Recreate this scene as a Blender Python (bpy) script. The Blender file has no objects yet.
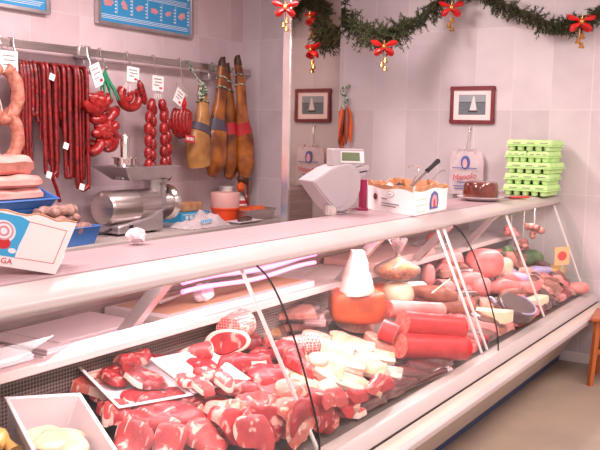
import bpy, bmesh, math, random
import numpy as np
from mathutils import Vector, Matrix, Euler, noise as mnoise
random.seed(7)
PI = math.pi
SC = bpy.context.scene
COL = SC.collection

# ------------------------------------------------------------------ camera
F = 843.6
YAW, PIT, ROL = [math.radians(a) for a in (57.696, 6.101, -1.0928)]
EYE = np.array([0, 0, 1.65])
_f = np.array([math.sin(YAW)*math.cos(PIT), math.cos(YAW)*math.cos(PIT), -math.sin(PIT)])
_r = np.array([math.cos(YAW), -math.sin(YAW), 0.0])
_d = np.cross(_f, _r)
RIGHT = math.cos(ROL)*_r + math.sin(ROL)*_d
DOWN = -math.sin(ROL)*_r + math.cos(ROL)*_d
FWD = _f
cam_d = bpy.data.cameras.new('camera')
cam = bpy.data.objects.new('camera', cam_d)
COL.objects.link(cam)
cam_d.sensor_width = 36.0
cam_d.lens = F*36.0/600.0
cam_d.clip_start = 0.02
m3 = Matrix(((RIGHT[0], -DOWN[0], -FWD[0]), (RIGHT[1], -DOWN[1], -FWD[1]), (RIGHT[2], -DOWN[2], -FWD[2])))
cam.matrix_world = Matrix.Translation(Vector(EYE)) @ m3.to_4x4()
SC.camera = cam


def ray(x, y):
    return RIGHT*((x-300)/F) + DOWN*((y-225)/F) + FWD


def at(x, y, X=None, Y=None, Z=None):
    """the point seen at a pixel on one of the planes of the shop"""
    d = ray(x, y)
    t = X/d[0] if X is not None else (Y/d[1] if Y is not None else (Z-EYE[2])/d[2])
    return Vector(EYE + d*t)


# ------------------------------------------------------------------ display counter measures
DY0, DZ0, DK = 1.48, 0.535, 0.33
REAR = 2.10


def deck(y):
    return DZ0 + (y-DY0)*DK


def D(x, y, h=0.0):
    d = ray(x, y)
    # z = DZ0 + (Y-DY0)*DK + h
    t = (DZ0 - DY0*DK + h - EYE[2])/(d[2]-DK*d[1])
    return Vector(EYE + d*t)


# ------------------------------------------------------------------ materials
def lin(h):
    h = h.lstrip('#')
    out = []
    for i in (0, 2, 4):
        c = int(h[i:i+2], 16)/255
        out.append(c/12.92 if c <= 0.04045 else ((c+0.055)/1.055)**2.4)
    return out+[1.0]


def new_mat(name):
    m = bpy.data.materials.new(name)
    m.use_nodes = True
    nt = m.node_tree
    nt.nodes.clear()
    out = nt.nodes.new('ShaderNodeOutputMaterial')
    b = nt.nodes.new('ShaderNodeBsdfPrincipled')
    nt.links.new(b.outputs[0], out.inputs[0])
    return m, nt, b, out


def mat(name, c1, c2=None, scale=8.0, rough=0.5, metal=0.0, bump=0.0, detail=3.0, coat=0.0, stretch=(1, 1, 1),
        lo=0.35, hi=0.65, sss=0.0, bscale=None, vary=0.0, spec=0.5):
    m, nt, b, out = new_mat(name)
    b.inputs['Roughness'].default_value = rough
    b.inputs['Metallic'].default_value = metal
    b.inputs['Coat Weight'].default_value = coat
    b.inputs['Coat Roughness'].default_value = 0.15
    b.inputs['Specular IOR Level'].default_value = spec
    tc = nt.nodes.new('ShaderNodeTexCoord')
    mp = nt.nodes.new('ShaderNodeMapping')
    mp.inputs['Scale'].default_value = stretch
    oi = nt.nodes.new('ShaderNodeObjectInfo')
    nt.links.new(tc.outputs['Object'], mp.inputs[0])
    nz = nt.nodes.new('ShaderNodeTexNoise')
    nz.noise_dimensions = '4D'
    mw = nt.nodes.new('ShaderNodeMath'); mw.operation = 'MULTIPLY'; mw.inputs[1].default_value = 37.0
    nt.links.new(oi.outputs['Random'], mw.inputs[0])
    nt.links.new(mw.outputs[0], nz.inputs['W'])
    nz.inputs['Scale'].default_value = scale
    nz.inputs['Detail'].default_value = detail
    nt.links.new(mp.outputs[0], nz.inputs[0])
    cr = nt.nodes.new('ShaderNodeValToRGB')
    cr.color_ramp.elements[0].position = lo
    cr.color_ramp.elements[1].position = hi
    cr.color_ramp.elements[0].color = lin(c1)
    cr.color_ramp.elements[1].color = lin(c2 or c1)
    nt.links.new(nz.outputs['Fac'], cr.inputs[0])
    colout = cr.outputs[0]
    if vary:
        hs = nt.nodes.new('ShaderNodeHueSaturation')
        mr = nt.nodes.new('ShaderNodeMapRange')
        mr.inputs[3].default_value = 1-vary
        mr.inputs[4].default_value = 1+vary
        nt.links.new(oi.outputs['Random'], mr.inputs[0])
        nt.links.new(mr.outputs[0], hs.inputs['Value'])
        nt.links.new(cr.outputs[0], hs.inputs['Color'])
        colout = hs.outputs[0]
    nt.links.new(colout, b.inputs['Base Color'])
    if sss:
        b.inputs['Subsurface Weight'].default_value = sss
        b.inputs['Subsurface Radius'].default_value = (0.02, 0.008, 0.006)
        b.inputs['Subsurface Scale'].default_value = 0.5
    if bump:
        bp = nt.nodes.new('ShaderNodeBump')
        bp.inputs['Strength'].default_value = bump
        bp.inputs['Distance'].default_value = 0.01
        if bscale:
            n2 = nt.nodes.new('ShaderNodeTexNoise')
            n2.inputs['Scale'].default_value = bscale
            nt.links.new(mp.outputs[0], n2.inputs[0])
            nt.links.new(n2.outputs['Fac'], bp.inputs['Height'])
        else:
            nt.links.new(nz.outputs['Fac'], bp.inputs['Height'])
        nt.links.new(bp.outputs[0], b.inputs['Normal'])
    return m


def meat_mat(name, red, dark, fat, fatamt=0.5, scale=9.0, rough=0.32, stretch=(1, 2.4, 1)):
    """muscle with darker patches and thin seams of fat"""
    m, nt, b, out = new_mat(name)
    b.inputs['Roughness'].default_value = rough+.08
    b.inputs['Coat Weight'].default_value = 0.06
    b.inputs['Coat Roughness'].default_value = 0.2
    b.inputs['Specular IOR Level'].default_value = .35
    tc = nt.nodes.new('ShaderNodeTexCoord'); oi = nt.nodes.new('ShaderNodeObjectInfo')
    mp = nt.nodes.new('ShaderNodeMapping'); mp.inputs['Scale'].default_value = stretch
    nt.links.new(tc.outputs['Object'], mp.inputs[0])
    mw = nt.nodes.new('ShaderNodeMath'); mw.operation = 'MULTIPLY'; mw.inputs[1].default_value = 53.0
    nt.links.new(oi.outputs['Random'], mw.inputs[0])
    n1 = nt.nodes.new('ShaderNodeTexNoise'); n1.noise_dimensions = '4D'
    n1.inputs['Scale'].default_value = scale; n1.inputs['Detail'].default_value = 4
    n2 = nt.nodes.new('ShaderNodeTexNoise'); n2.noise_dimensions = '4D'
    n2.inputs['Scale'].default_value = scale*1.8; n2.inputs['Detail'].default_value = 5; n2.inputs['Distortion'].default_value = 1.2
    for n in (n1, n2):
        nt.links.new(mp.outputs[0], n.inputs[0]); nt.links.new(mw.outputs[0], n.inputs['W'])
    c1 = nt.nodes.new('ShaderNodeValToRGB')
    c1.color_ramp.elements[0].position = .36; c1.color_ramp.elements[0].color = lin(dark)
    c1.color_ramp.elements[1].position = .62; c1.color_ramp.elements[1].color = lin(red)
    nt.links.new(n1.outputs['Fac'], c1.inputs[0])
    # streaks of fat
    mr = nt.nodes.new('ShaderNodeMapRange'); mr.inputs[1].default_value = .60-.10*fatamt; mr.inputs[2].default_value = .67-.10*fatamt
    mr.inputs[3].default_value = 0; mr.inputs[4].default_value = .8
    nt.links.new(n2.outputs['Fac'], mr.inputs[0])
    mx = nt.nodes.new('ShaderNodeMix'); mx.data_type = 'RGBA'
    nt.links.new(mr.outputs[0], mx.inputs[0]); nt.links.new(c1.outputs[0], mx.inputs[6]); mx.inputs[7].default_value = lin(fat)
    hs = nt.nodes.new('ShaderNodeHueSaturation')
    m2 = nt.nodes.new('ShaderNodeMapRange'); m2.inputs[3].default_value = .85; m2.inputs[4].default_value = 1.12
    nt.links.new(oi.outputs['Random'], m2.inputs[0]); nt.links.new(m2.outputs[0], hs.inputs['Value'])
    nt.links.new(mx.outputs[2], hs.inputs['Color']); nt.links.new(hs.outputs[0], b.inputs['Base Color'])
    bp = nt.nodes.new('ShaderNodeBump'); bp.inputs['Strength'].default_value = .35; bp.inputs['Distance'].default_value = .01
    nt.links.new(n2.outputs['Fac'], bp.inputs['Height']); nt.links.new(bp.outputs[0], b.inputs['Normal'])
    return m


def film_mat(name, tint, alpha, rough=0.15, white=0.0):
    """thin clear or milky plastic / glass: see-through with a fresnel sheen"""
    m, nt, b, out = new_mat(name)
    nt.nodes.remove(b)
    tr = nt.nodes.new('ShaderNodeBsdfTransparent'); tr.inputs[0].default_value = lin(tint)
    gl = nt.nodes.new('ShaderNodeBsdfGlossy'); gl.inputs['Roughness'].default_value = rough
    gl.inputs[0].default_value = (.9, .9, .9, 1)
    fr = nt.nodes.new('ShaderNodeFresnel'); fr.inputs[0].default_value = 1.45
    mm = nt.nodes.new('ShaderNodeMath'); mm.operation = 'MULTIPLY'; mm.inputs[1].default_value = alpha
    nt.links.new(fr.outputs[0], mm.inputs[0])
    mx = nt.nodes.new('ShaderNodeMixShader')
    nt.links.new(mm.outputs[0], mx.inputs[0]); nt.links.new(tr.outputs[0], mx.inputs[1]); nt.links.new(gl.outputs[0], mx.inputs[2])
    last = mx
    if white:
        df = nt.nodes.new('ShaderNodeBsdfDiffuse'); df.inputs[0].default_value = lin('f4e6e8')
        tl = nt.nodes.new('ShaderNodeBsdfTranslucent'); tl.inputs[0].default_value = lin('f4e6e8')
        a = nt.nodes.new('ShaderNodeMixShader'); a.inputs[0].default_value = .4
        nt.links.new(df.outputs[0], a.inputs[1]); nt.links.new(tl.outputs[0], a.inputs[2])
        nz = nt.nodes.new('ShaderNodeTexNoise'); nz.inputs['Scale'].default_value = 14; nz.inputs['Detail'].default_value = 4
        tc = nt.nodes.new('ShaderNodeTexCoord'); nt.links.new(tc.outputs['Object'], nz.inputs[0])
        mr = nt.nodes.new('ShaderNodeMapRange'); mr.inputs[1].default_value = .35; mr.inputs[2].default_value = .7
        mr.inputs[3].default_value = white*(.85 if white > .5 else .4); mr.inputs[4].default_value = min(1, white*1.6)
        nt.links.new(nz.outputs['Fac'], mr.inputs[0])
        b2 = nt.nodes.new('ShaderNodeMixShader')
        nt.links.new(mr.outputs[0], b2.inputs[0])
        nt.links.new(mx.outputs[0], b2.inputs[1]); nt.links.new(a.outputs[0], b2.inputs[2])
        last = b2
    nt.links.new(last.outputs[0], out.inputs[0])
    return m


def tile_mat(name, axis, w, h, u0, z0, c1, c2, grout):
    """marble wall tiles, straight joints: axis 0 -> u is X, 1 -> u is Y"""
    m, nt, b, out = new_mat(name)
    b.inputs['Roughness'].default_value = .35
    geo = nt.nodes.new('ShaderNodeNewGeometry')
    sp = nt.nodes.new('ShaderNodeSeparateXYZ'); nt.links.new(geo.outputs['Position'], sp.inputs[0])

    def mth(op, a, bb=None):
        n = nt.nodes.new('ShaderNodeMath'); n.operation = op
        for i, v in enumerate((a, bb)):
            if v is None: continue
            if isinstance(v, (int, float)): n.inputs[i].default_value = v
            else: nt.links.new(v, n.inputs[i])
        return n.outputs[0]
    u = mth('DIVIDE', mth('SUBTRACT', sp.outputs[axis], u0), w)
    v = mth('DIVIDE', mth('SUBTRACT', sp.outputs[2], z0), h)
    fu = mth('FRACT', mth('ADD', u, 50.0)); fv = mth('FRACT', mth('ADD', v, 50.0))
    du = mth('MULTIPLY', mth('MINIMUM', fu, mth('SUBTRACT', 1.0, fu)), w)
    dv = mth('MULTIPLY', mth('MINIMUM', fv, mth('SUBTRACT', 1.0, fv)), h)
    g = mth('LESS_THAN', mth('MINIMUM', du, dv), 0.0035)
    idn = mth('ADD', mth('MULTIPLY', mth('FLOOR', u), 7.31), mth('MULTIPLY', mth('FLOOR', v), 3.17))
    wn = nt.nodes.new('ShaderNodeTexWhiteNoise'); wn.noise_dimensions = '1D'; nt.links.new(idn, wn.inputs['W'])
    nz = nt.nodes.new('ShaderNodeTexNoise'); nz.noise_dimensions = '4D'; nz.inputs['Scale'].default_value = 1.7
    nz.inputs['Detail'].default_value = 5; nz.inputs['Distortion'].default_value = 1.4
    nt.links.new(geo.outputs['Position'], nz.inputs[0]); nt.links.new(idn, nz.inputs['W'])
    f = mth('ADD', mth('MULTIPLY', nz.outputs['Fac'], .75), mth('MULTIPLY', wn.outputs[0], .3))
    cr = nt.nodes.new('ShaderNodeValToRGB')
    cr.color_ramp.elements[0].position = .3; cr.color_ramp.elements[0].color = lin(c1)
    cr.color_ramp.elements[1].position = .75; cr.color_ramp.elements[1].color = lin(c2)
    nt.links.new(f, cr.inputs[0])
    mx = nt.nodes.new('ShaderNodeMix'); mx.data_type = 'RGBA'
    nt.links.new(g, mx.inputs[0]); nt.links.new(cr.outputs[0], mx.inputs[6]); mx.inputs[7].default_value = lin(grout)
    nt.links.new(mx.outputs[2], b.inputs['Base Color'])
    return m


def emit_mat(name, c, s):
    m, nt, b, out = new_mat(name)
    b.inputs['Base Color'].default_value = lin(c)
    b.inputs['Emission Color'].default_value = lin(c)
    b.inputs['Emission Strength'].default_value = s
    return m


def groove_mat(name, c1, c2):
    """ribbed plastic counter top, ribs running along the counter"""
    m, nt, b, out = new_mat(name)
    b.inputs['Roughness'].default_value = .38
    geo = nt.nodes.new('ShaderNodeNewGeometry')
    w = nt.nodes.new('ShaderNodeTexWave'); w.wave_type = 'BANDS'; w.bands_direction = 'Y'
    w.inputs['Scale'].default_value = 8.0
    nt.links.new(geo.outputs['Position'], w.inputs[0])
    cr = nt.nodes.new('ShaderNodeValToRGB')
    cr.color_ramp.elements[0].position = .1; cr.color_ramp.elements[0].color = lin(c1)
    cr.color_ramp.elements[1].position = .5; cr.color_ramp.elements[1].color = lin(c2)
    nt.links.new(w.outputs['Fac'], cr.inputs[0]); nt.links.new(cr.outputs[0], b.inputs['Base Color'])
    bp = nt.nodes.new('ShaderNodeBump'); bp.inputs['Strength'].default_value = .3; bp.inputs['Distance'].default_value = .004
    nt.links.new(w.outputs['Fac'], bp.inputs['Height']); nt.links.new(bp.outputs[0], b.inputs['Normal'])
    return m


def perf_mat(name):
    """perforated stainless sheet"""
    m, nt, b, out = new_mat(name)
    b.inputs['Metallic'].default_value = .5; b.inputs['Roughness'].default_value = .45
    geo = nt.nodes.new('ShaderNodeNewGeometry')
    v = nt.nodes.new('ShaderNodeTexVoronoi'); v.voronoi_dimensions = '2D'; v.inputs['Scale'].default_value = 80; v.inputs['Randomness'].default_value = 0.0
    sp = nt.nodes.new('ShaderNodeSeparateXYZ'); cb = nt.nodes.new('ShaderNodeCombineXYZ')
    nt.links.new(geo.outputs['Position'], sp.inputs[0]); nt.links.new(sp.outputs[0], cb.inputs[0]); nt.links.new(sp.outputs[2], cb.inputs[1])
    nt.links.new(cb.outputs[0], v.inputs[0])
    cr = nt.nodes.new('ShaderNodeValToRGB')
    cr.color_ramp.elements[0].position = .34; cr.color_ramp.elements[0].color = lin('5a4a48')
    cr.color_ramp.elements[1].position = .42; cr.color_ramp.elements[1].color = lin('988a86')
    nt.links.new(v.outputs['Distance'], cr.inputs[0]); nt.links.new(cr.outputs[0], b.inputs['Base Color'])
    return m


def net_mat(name, meat, line):
    m, nt, b, out = new_mat(name)
    b.inputs['Roughness'].default_value = .4
    tc = nt.nodes.new('ShaderNodeTexCoord')
    v = nt.nodes.new('ShaderNodeTexVoronoi'); v.feature = 'DISTANCE_TO_EDGE'; v.inputs['Scale'].default_value = 85
    v.inputs['Randomness'].default_value = .25
    nt.links.new(tc.outputs['Object'], v.inputs[0])
    cr = nt.nodes.new('ShaderNodeValToRGB')
    cr.color_ramp.elements[0].position = .07; cr.color_ramp.elements[0].color = lin(line)
    cr.color_ramp.elements[1].position = .16; cr.color_ramp.elements[1].color = lin(meat)
    nt.links.new(v.outputs['Distance'], cr.inputs[0]); nt.links.new(cr.outputs[0], b.inputs['Base Color'])
    return m


M = {}
M['wall_left'] = tile_mat('pink_grey_marble_tiles', 0, .446, .62, 3.915, 1.231, 'ccb2b7', 'dfcbcf', 'dccdcf')
M['wall_right'] = tile_mat('grey_marble_tiles', 1, .294, .62, 1.529, 1.249, 'c2b5b9', 'd8cccf', 'd8ccce')
M['floor'] = mat('brown_floor_tiles', '97887a', 'aa9886', 2.2, .45, detail=5)
M['ceiling'] = mat('white_ceiling', 'e6e0dc', 'efe9e6', 3, .8)
M['white'] = mat('white_plastic', 'e2d6d6', 'e8dede', 4, .35)
M['cream_panel'] = mat('cream_enamel_panel', 'c9b5a8', 'd0bdb0', 3, .4)
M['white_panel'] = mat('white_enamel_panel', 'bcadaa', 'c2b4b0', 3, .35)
M['pale_plastic'] = mat('pale_pink_plastic_edge', 'd6c0bd', 'dcc8c5', 3, .35)
M['groove'] = groove_mat('ribbed_grey_top', 'a88c91', 'b3979b')
M['navy'] = mat('navy_kick_plate', '3d4a6b', '46547a', 3, .5)
M['black'] = mat('black_rubber', '1c181a', '262022', 6, .6)
M['steel'] = mat('brushed_steel', 'b6a9a6', 'd2c6c2', 3, .28, .9, stretch=(1, 1, 40))
M['polish'] = mat('polished_steel', 'd0c8c0', 'e6ded8', 3, .14, .95)
M['mirror'] = mat('mirror_steel', 'b9aca4', 'c2b4ad', 1.2, .03, 1.0)
M['alum'] = mat('cast_aluminium', 'b7aeb0', 'cbc2c3', 6, .32, .8)
M['perf'] = perf_mat('perforated_steel')
M['tray_deck'] = mat('display_tray_steel', '6f6260', '7d6e6c', 5, .4, .5)
M['worktop'] = mat('grey_worktop', 'a89c98', 'b6aaa6', 5, .4)
M['glass'] = film_mat('curved_shop_glass', 'fcfefd', .10, .01)
M['film'] = film_mat('clear_cling_film', 'fdf8f8', .7, .12)
M['bagfilm'] = film_mat('milky_plastic_bag', 'fbf2f2', 1.2, .2, .16)
M['bagwhite'] = film_mat('white_carrier_bag', 'f5eeee', .5, .3, .95)
M['tube'] = emit_mat('pink_tube_reflection', 'ff8fd4', 1.5)  # glow that imitates a lamp's reflection in the rear doors
M['paper'] = mat('white_wrapping_paper', 'e4d0d5', 'ead8dc', 3, .7)
M['card'] = mat('white_cardboard', 'f4eeea', 'faf5f2', 3, .6)
M['kraft'] = mat('torn_brown_cardboard', 'b9805a', 'd3a07a', 14, .8)
M['board'] = mat('cutting_board_top', 'c99a72', 'd9b392', 3, .5, stretch=(1, 5, 1))
M['foam'] = mat('white_foam_tray', 'd8cacd', 'dfd2d4', 5, .5)
M['blue'] = mat('blue_plastic_tray', '3f6fb4', '4a7cc2', 3, .4)
M['cyan'] = mat('cyan_print', '3aa7dc', '44b2e4', 3, .5)
M['red'] = mat('red_print', 'c8262c', 'd2343a', 3, .5)
M['navyprint'] = mat('blue_print', '4a5a9a', '5565a5', 3, .5)
M['greyprint'] = mat('grey_print', '8a7c80', '94868a', 3, .6)
M['whiteprint'] = mat('white_print', 'e8eef4', 'eef3f8', 3, .5)
M['poster'] = mat('blue_poster', '3494cc', '3c9dd4', 2, .35)
M['pinkprint'] = mat('pink_cut_print', 'd88a92', 'e2b0b0', 9, .5)
M['frame'] = mat('dark_red_wood_frame', '6b1f26', '7d2a30', 9, .35, stretch=(1, 6, 1))
M['mat_board'] = mat('pink_white_mount', 'f0d6d2', 'f4dedb', 4, .7)
M['sea'] = mat('photo_sea', '5d666c', '6d757b', 26, .5, stretch=(1, 1, 4))
M['skyprint'] = mat('photo_sky', '8d9498', '979da2', 3, .5)
M['sail'] = mat('photo_sail', 'd9cfcf', 'e2d9d9', 3, .5)
M['hull'] = mat('photo_hull', '3a2c2c', '44302e', 3, .5)
M['fir'] = mat('dark_fir_needles', '2c3b22', '49552f', 30, .7, vary=.2)
M['twig'] = mat('brown_twig', '4a3a28', '5a4a34', 20, .8)
M['redbow'] = mat('red_ribbon', 'd3181c', 'e52a26', 8, .35)
M['gold'] = mat('gold_bell', 'c9924a', 'e0b070', 8, .25, .8)
M['chorizo'] = mat('red_chorizo', '560a0e', '961717', 40, .34, bump=.5, coat=.2, vary=.12)
M['chorizo_fat'] = mat('bright_red_chorizo', '7c0f12', 'b02320', 30, .3, bump=.4, coat=.3, vary=.12, lo=.3, hi=.75)
M['pale_saus'] = mat('pale_pink_sausage', 'a8604e', 'c98a76', 30, .45, bump=.6, vary=.1)
M['twine'] = mat('white_twine', 'e0d0c8', 'eadcd4', 20, .8)
M['ham'] = mat('cured_ham_skin', '5e280c', 'b86c28', 8, .42, bump=.5, vary=.14, coat=.15, detail=5)
M['ham_pale'] = mat('pale_cured_ham_skin', '8e5a2a', 'c08c50', 8, .45, bump=.4, coat=.1, detail=5)
M['ham_meat'] = mat('dry_ham_meat', '7d2a1c', '9a4226', 9, .4, bump=.4)
M['hoof'] = mat('dark_hoof', '3a2014', '54301c', 12, .5)
M['labelred'] = mat('red_ham_label', 'b0202c', 'c22c34', 5, .5)
M['labelblack'] = mat('slate_ham_label', '4c4450', '5a5260', 5, .5)
M['netgreen'] = mat('green_netting', '1f7a55', '2f8f68', 30, .7)
M['rope'] = mat('green_white_rope', '2c6a4c', 'cfc8b8', 60, .8, lo=.45, hi=.55)
M['bacon'] = mat('pale_salted_pork', 'd98f86', 'eab4aa', 5, .5, bump=.3, stretch=(1, 1, 4), detail=4)
M['rind'] = mat('grey_red_pork_meat', '94564a', 'b97a6c', 14, .5, bump=.4)
M['brownmeat'] = mat('brown_cured_sausage', '8c6258', 'b48c82', 28, .55, bump=.6, vary=.1)
M['orange'] = mat('orange_plastic', 'e8441c', 'ee5426', 3, .4)
M['saffron'] = mat('orange_spice_paste', 'd9501c', 'e46a2a', 18, .5, bump=.4)
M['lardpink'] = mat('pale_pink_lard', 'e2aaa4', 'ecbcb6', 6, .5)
M['scalewhite'] = mat('pale_grey_plastic', 'a4979a', 'aca0a2', 3, .4)
M['screen'] = mat('green_grey_display', '5e6a4c', '727d5e', 3, .25)
M['magenta'] = mat('magenta_plastic', '8c1446', '9c1e54', 4, .35)
M['green_carton'] = mat('lime_egg_carton', 'b6e08a', 'c6ec9e', 18, .75, bump=.2)
M['cake'] = mat('dark_red_glazed_brawn', '4e1a14', '74301f', 8, .15, coat=.6)
M['meat'] = meat_mat('red_beef', 'c8282e', '8c1420', 'e4aca0', .28, 6)
M['meat2'] = meat_mat('pink_pork', 'd04e4c', 'a83038', 'eec0b4', .42, 7)
M['meat3'] = meat_mat('dark_beef', '9c1e24', '6a1018', 'd89488', .4, 10)
M['veal'] = meat_mat('pale_veal', 'dc8672', 'c05a50', 'f2d0be', .8)
M['liver'] = mat('dark_liver', '661820', '80222c', 8, .25, coat=.4)
M['fat'] = mat('white_fat', 'e4b4a6', 'f0d0c2', 10, .4, coat=.2)
M['bone'] = mat('bone', 'f2d8c4', 'f6e4d4', 10, .5)
M['chicken'] = mat('pale_chicken', 'd4ac8c', 'e6caac', 9, .35, coat=.3, bump=.2)
M['belly'] = mat('cream_pork_belly', 'c08462', 'dcae88', 9, .45, coat=.05, bump=.2, stretch=(1, 4, 1))
M['cheese'] = mat('white_fresh_cheese', 'd0b4a2', 'dec8b8', 4, .45, coat=.05)
M['netmeat'] = net_mat('netted_roast', 'b83236', 'eabdb4')
M['paprika'] = mat('paprika_rubbed_pork', '9c3812', 'd05a24', 12, .45, bump=.5, detail=5)
M['cone'] = mat('white_lard_cone', 'f2cfc4', 'fae4dc', 8, .4, bump=.5, coat=.3, detail=5)
M['salami'] = mat('red_salami_skin', 'c01016', 'd8282a', 24, .38, coat=.15, bump=.3, lo=.3)
M['salamicut'] = mat('salami_cut_face', 'cc4a44', 'e88c7c', 60, .4)
M['mortadella'] = mat('pink_mortadella', 'dc7674', 'e89490', 9, .4, coat=.1)
M['cookham'] = mat('pink_cooked_ham', 'd4605e', 'e8908a', 7, .4, coat=.15, bump=.2)
M['drysaus'] = mat('brown_dry_sausage', '7c4030', 'a8644c', 22, .45, bump=.5)
M['peanut'] = mat('golden_fried_rinds', 'b86c24', 'e8a850', 60, .6, bump=.8)
M['blackmeat'] = mat('dark_blood_sausage', '4c2020', '6a3430', 14, .3, coat=.4)
M['cheesecut'] = mat('pale_yellow_cheese', 'f0d2a8', 'f6dfbe', 6, .45)
M['cheeserind'] = mat('brown_cheese_rind', '3c2222', '553030', 9, .3, coat=.4)
M['lilacpack'] = mat('lilac_pack_print', 'a898c8', 'c8b4d0', 14, .4)
M['orangesign'] = mat('orange_price_card', 'f0a868', 'f5b880', 4, .5)
M['herb'] = mat('green_garnish', '34522a', '5c7c40', 16, .5)
M['yellowpack'] = mat('yellow_pack', 'dca040', 'ecb85a', 9, .4)
M['pinkpack'] = mat('pale_pink_meat_slices', 'c87c6c', 'dca494', 14, .4, stretch=(1, 6, 1))
M['stool'] = mat('orange_brown_wood', '9a4a1e', 'b6622c', 6, .4, stretch=(1, 1, .2), coat=.3)
M['redhandle'] = mat('red_handle', 'c82a2a', 'd43838', 5, .4)
M['skin'] = mat('yellow_chicken_skin', 'e0a050', 'eab870', 9, .35, coat=.3, bump=.3)


# ------------------------------------------------------------------ mesh builder
class MB:
    def __init__(s):
        s.v = []; s.f = []; s.m = []

    def add(s, vs, fs, mi=0, T=None):
        o = len(s.v)
        for v in vs:
            v = Vector(v)
            s.v.append(T @ v if T is not None else v)
        for i, f in enumerate(fs):
            s.f.append([o+k for k in f])
            s.m.append(mi[i] if isinstance(mi, list) else mi)
        return s

    def box(s, lo, hi, mi=0, T=None, taper=None):
        x0, y0, z0 = lo; x1, y1, z1 = hi
        vs = [(x0, y0, z0), (x1, y0, z0), (x1, y1, z0), (x0, y1, z0), (x0, y0, z1), (x1, y0, z1), (x1, y1, z1), (x0, y1, z1)]
        if taper:
            cx, cy = (x0+x1)/2, (y0+y1)/2
            vs = [((x-cx)*(taper if z == z1 else 1)+cx, (y-cy)*(taper if z == z1 else 1)+cy, z) for x, y, z in vs]
        return s.add(vs, [(3, 2, 1, 0), (4, 5, 6, 7), (0, 1, 5, 4), (1, 2, 6, 5), (2, 3, 7, 6), (3, 0, 4, 7)], mi, T)

    def prism(s, prof, a, b, axis='x', mi=0, T=None):
        """closed profile [(u,v)] swept from a to b along axis"""
        def P(u, v, t):
            return {'x': (t, u, v), 'y': (u, t, v), 'z': (u, v, t)}[axis]
        n = len(prof)
        vs = [P(u, v, a) for u, v in prof]+[P(u, v, b) for u, v in prof]
        fs = [tuple(range(n)), tuple(range(2*n-1, n-1, -1))]+[(i, n+i, n+(i+1) % n, (i+1) % n) for i in range(n)]
        return s.add(vs, fs, mi, T)

    def lathe(s, prof, n=28, mi=0, T=None):
        """profile [(r,z)] round local z"""
        vs = []; fs = []
        for r, z in prof:
            for k in range(n):
                a = 2*PI*k/n
                vs.append((r*math.cos(a), r*math.sin(a), z))
        for j in range(len(prof)-1):
            for k in range(n):
                fs.append((j*n+k, j*n+(k+1) % n, (j+1)*n+(k+1) % n, (j+1)*n+k))
        if prof[0][0] > 1e-5: fs.append(tuple(range(n-1, -1, -1)))
        if prof[-1][0] > 1e-5: fs.append(tuple((len(prof)-1)*n+k for k in range(n)))
        return s.add(vs, fs, mi, T)

    def tube(s, pts, rad, n=10, mi=0, T=None, cap=True, flat=1.0):
        pts = [Vector(p) for p in pts]
        L = len(pts)
        rs = rad if isinstance(rad, (list, tuple)) else [rad]*L
        vs = []; fs = []
        up = None
        for i, p in enumerate(pts):
            t = (pts[min(i+1, L-1)]-pts[max(i-1, 0)])
            if t.length < 1e-9: t = Vector((0, 0, 1))
            t.normalize()
            if up is None:
                up = Vector((0, 0, 1)) if abs(t.z) < .9 else Vector((0, 1, 0))
            x = t.cross(up)
            if x.length < 1e-4: x = t.cross(Vector((1, 0, 0)))
            x.normalize(); y = x.cross(t); up = y
            for k in range(n):
                a = 2*PI*k/n
                vs.append(p+x*(rs[i]*math.cos(a))+y*(rs[i]*flat*math.sin(a)))
        for i in range(L-1):
            for k in range(n):
                fs.append((i*n+k, i*n+(k+1) % n, (i+1)*n+(k+1) % n, (i+1)*n+k))
        if cap:
            fs.append(tuple(range(n-1, -1, -1))); fs.append(tuple((L-1)*n+k for k in range(n)))
        return s.add(vs, fs, mi, T)

    def cyl(s, a, b, r, n=16, mi=0, T=None):
        return s.tube([a, b], r, n, mi, T)

    def ball(s, c, r, n=12, mi=0, T=None, sq=(1, 1, 1)):
        c = Vector(c); vs = []; fs = []
        m = n//2+1
        for j in range(m+1):
            th = PI*j/m
            for k in range(n):
                ph = 2*PI*k/n
                vs.append((c.x+r*sq[0]*math.sin(th)*math.cos(ph), c.y+r*sq[1]*math.sin(th)*math.sin(ph), c.z+r*sq[2]*math.cos(th)))
        for j in range(m):
            for k in range(n):
                fs.append((j*n+k, (j+1)*n+k, (j+1)*n+(k+1) % n, j*n+(k+1) % n))
        return s.add(vs, fs, mi, T)

    def build(s, name, mats, parent=None, bevel=0, smooth=True, seg=2, sub=0, rough=0, rfreq=12):
        me = bpy.data.meshes.new(name)
        vs = s.v
        inv = None
        org = Vector((0, 0, 0))
        if parent is None and vs:
            lo = [min(v[i] for v in vs) for i in range(3)]; hi = [max(v[i] for v in vs) for i in range(3)]
            org = Vector(((lo[0]+hi[0])/2, (lo[1]+hi[1])/2, lo[2]))
        elif parent is not None:
            inv = WORLD[parent.name].inverted()
        vv = []
        for v in vs:
            if rough:
                nn = mnoise.noise_vector(v*rfreq+Vector((len(vs)*.13, 1.7, 0)))
                v = v+nn*rough
            vv.append(inv @ v if inv is not None else v-org)
        me.from_pydata([tuple(v) for v in vv], [], s.f)
        ms = mats if isinstance(mats, (list, tuple)) else [mats]
        for m in ms: me.materials.append(m)
        me.polygons.foreach_set('material_index', s.m)
        bm = bmesh.new(); bm.from_mesh(me)
        bmesh.ops.remove_doubles(bm, verts=bm.verts, dist=1e-6)
        bmesh.ops.recalc_face_normals(bm, faces=bm.faces)
        bm.to_mesh(me); bm.free()
        if smooth:
            me.polygons.foreach_set('use_smooth', [True]*len(me.polygons))
            me.set_sharp_from_angle(angle=math.radians(40))
        me.update()
        o = bpy.data.objects.new(name, me)
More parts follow.
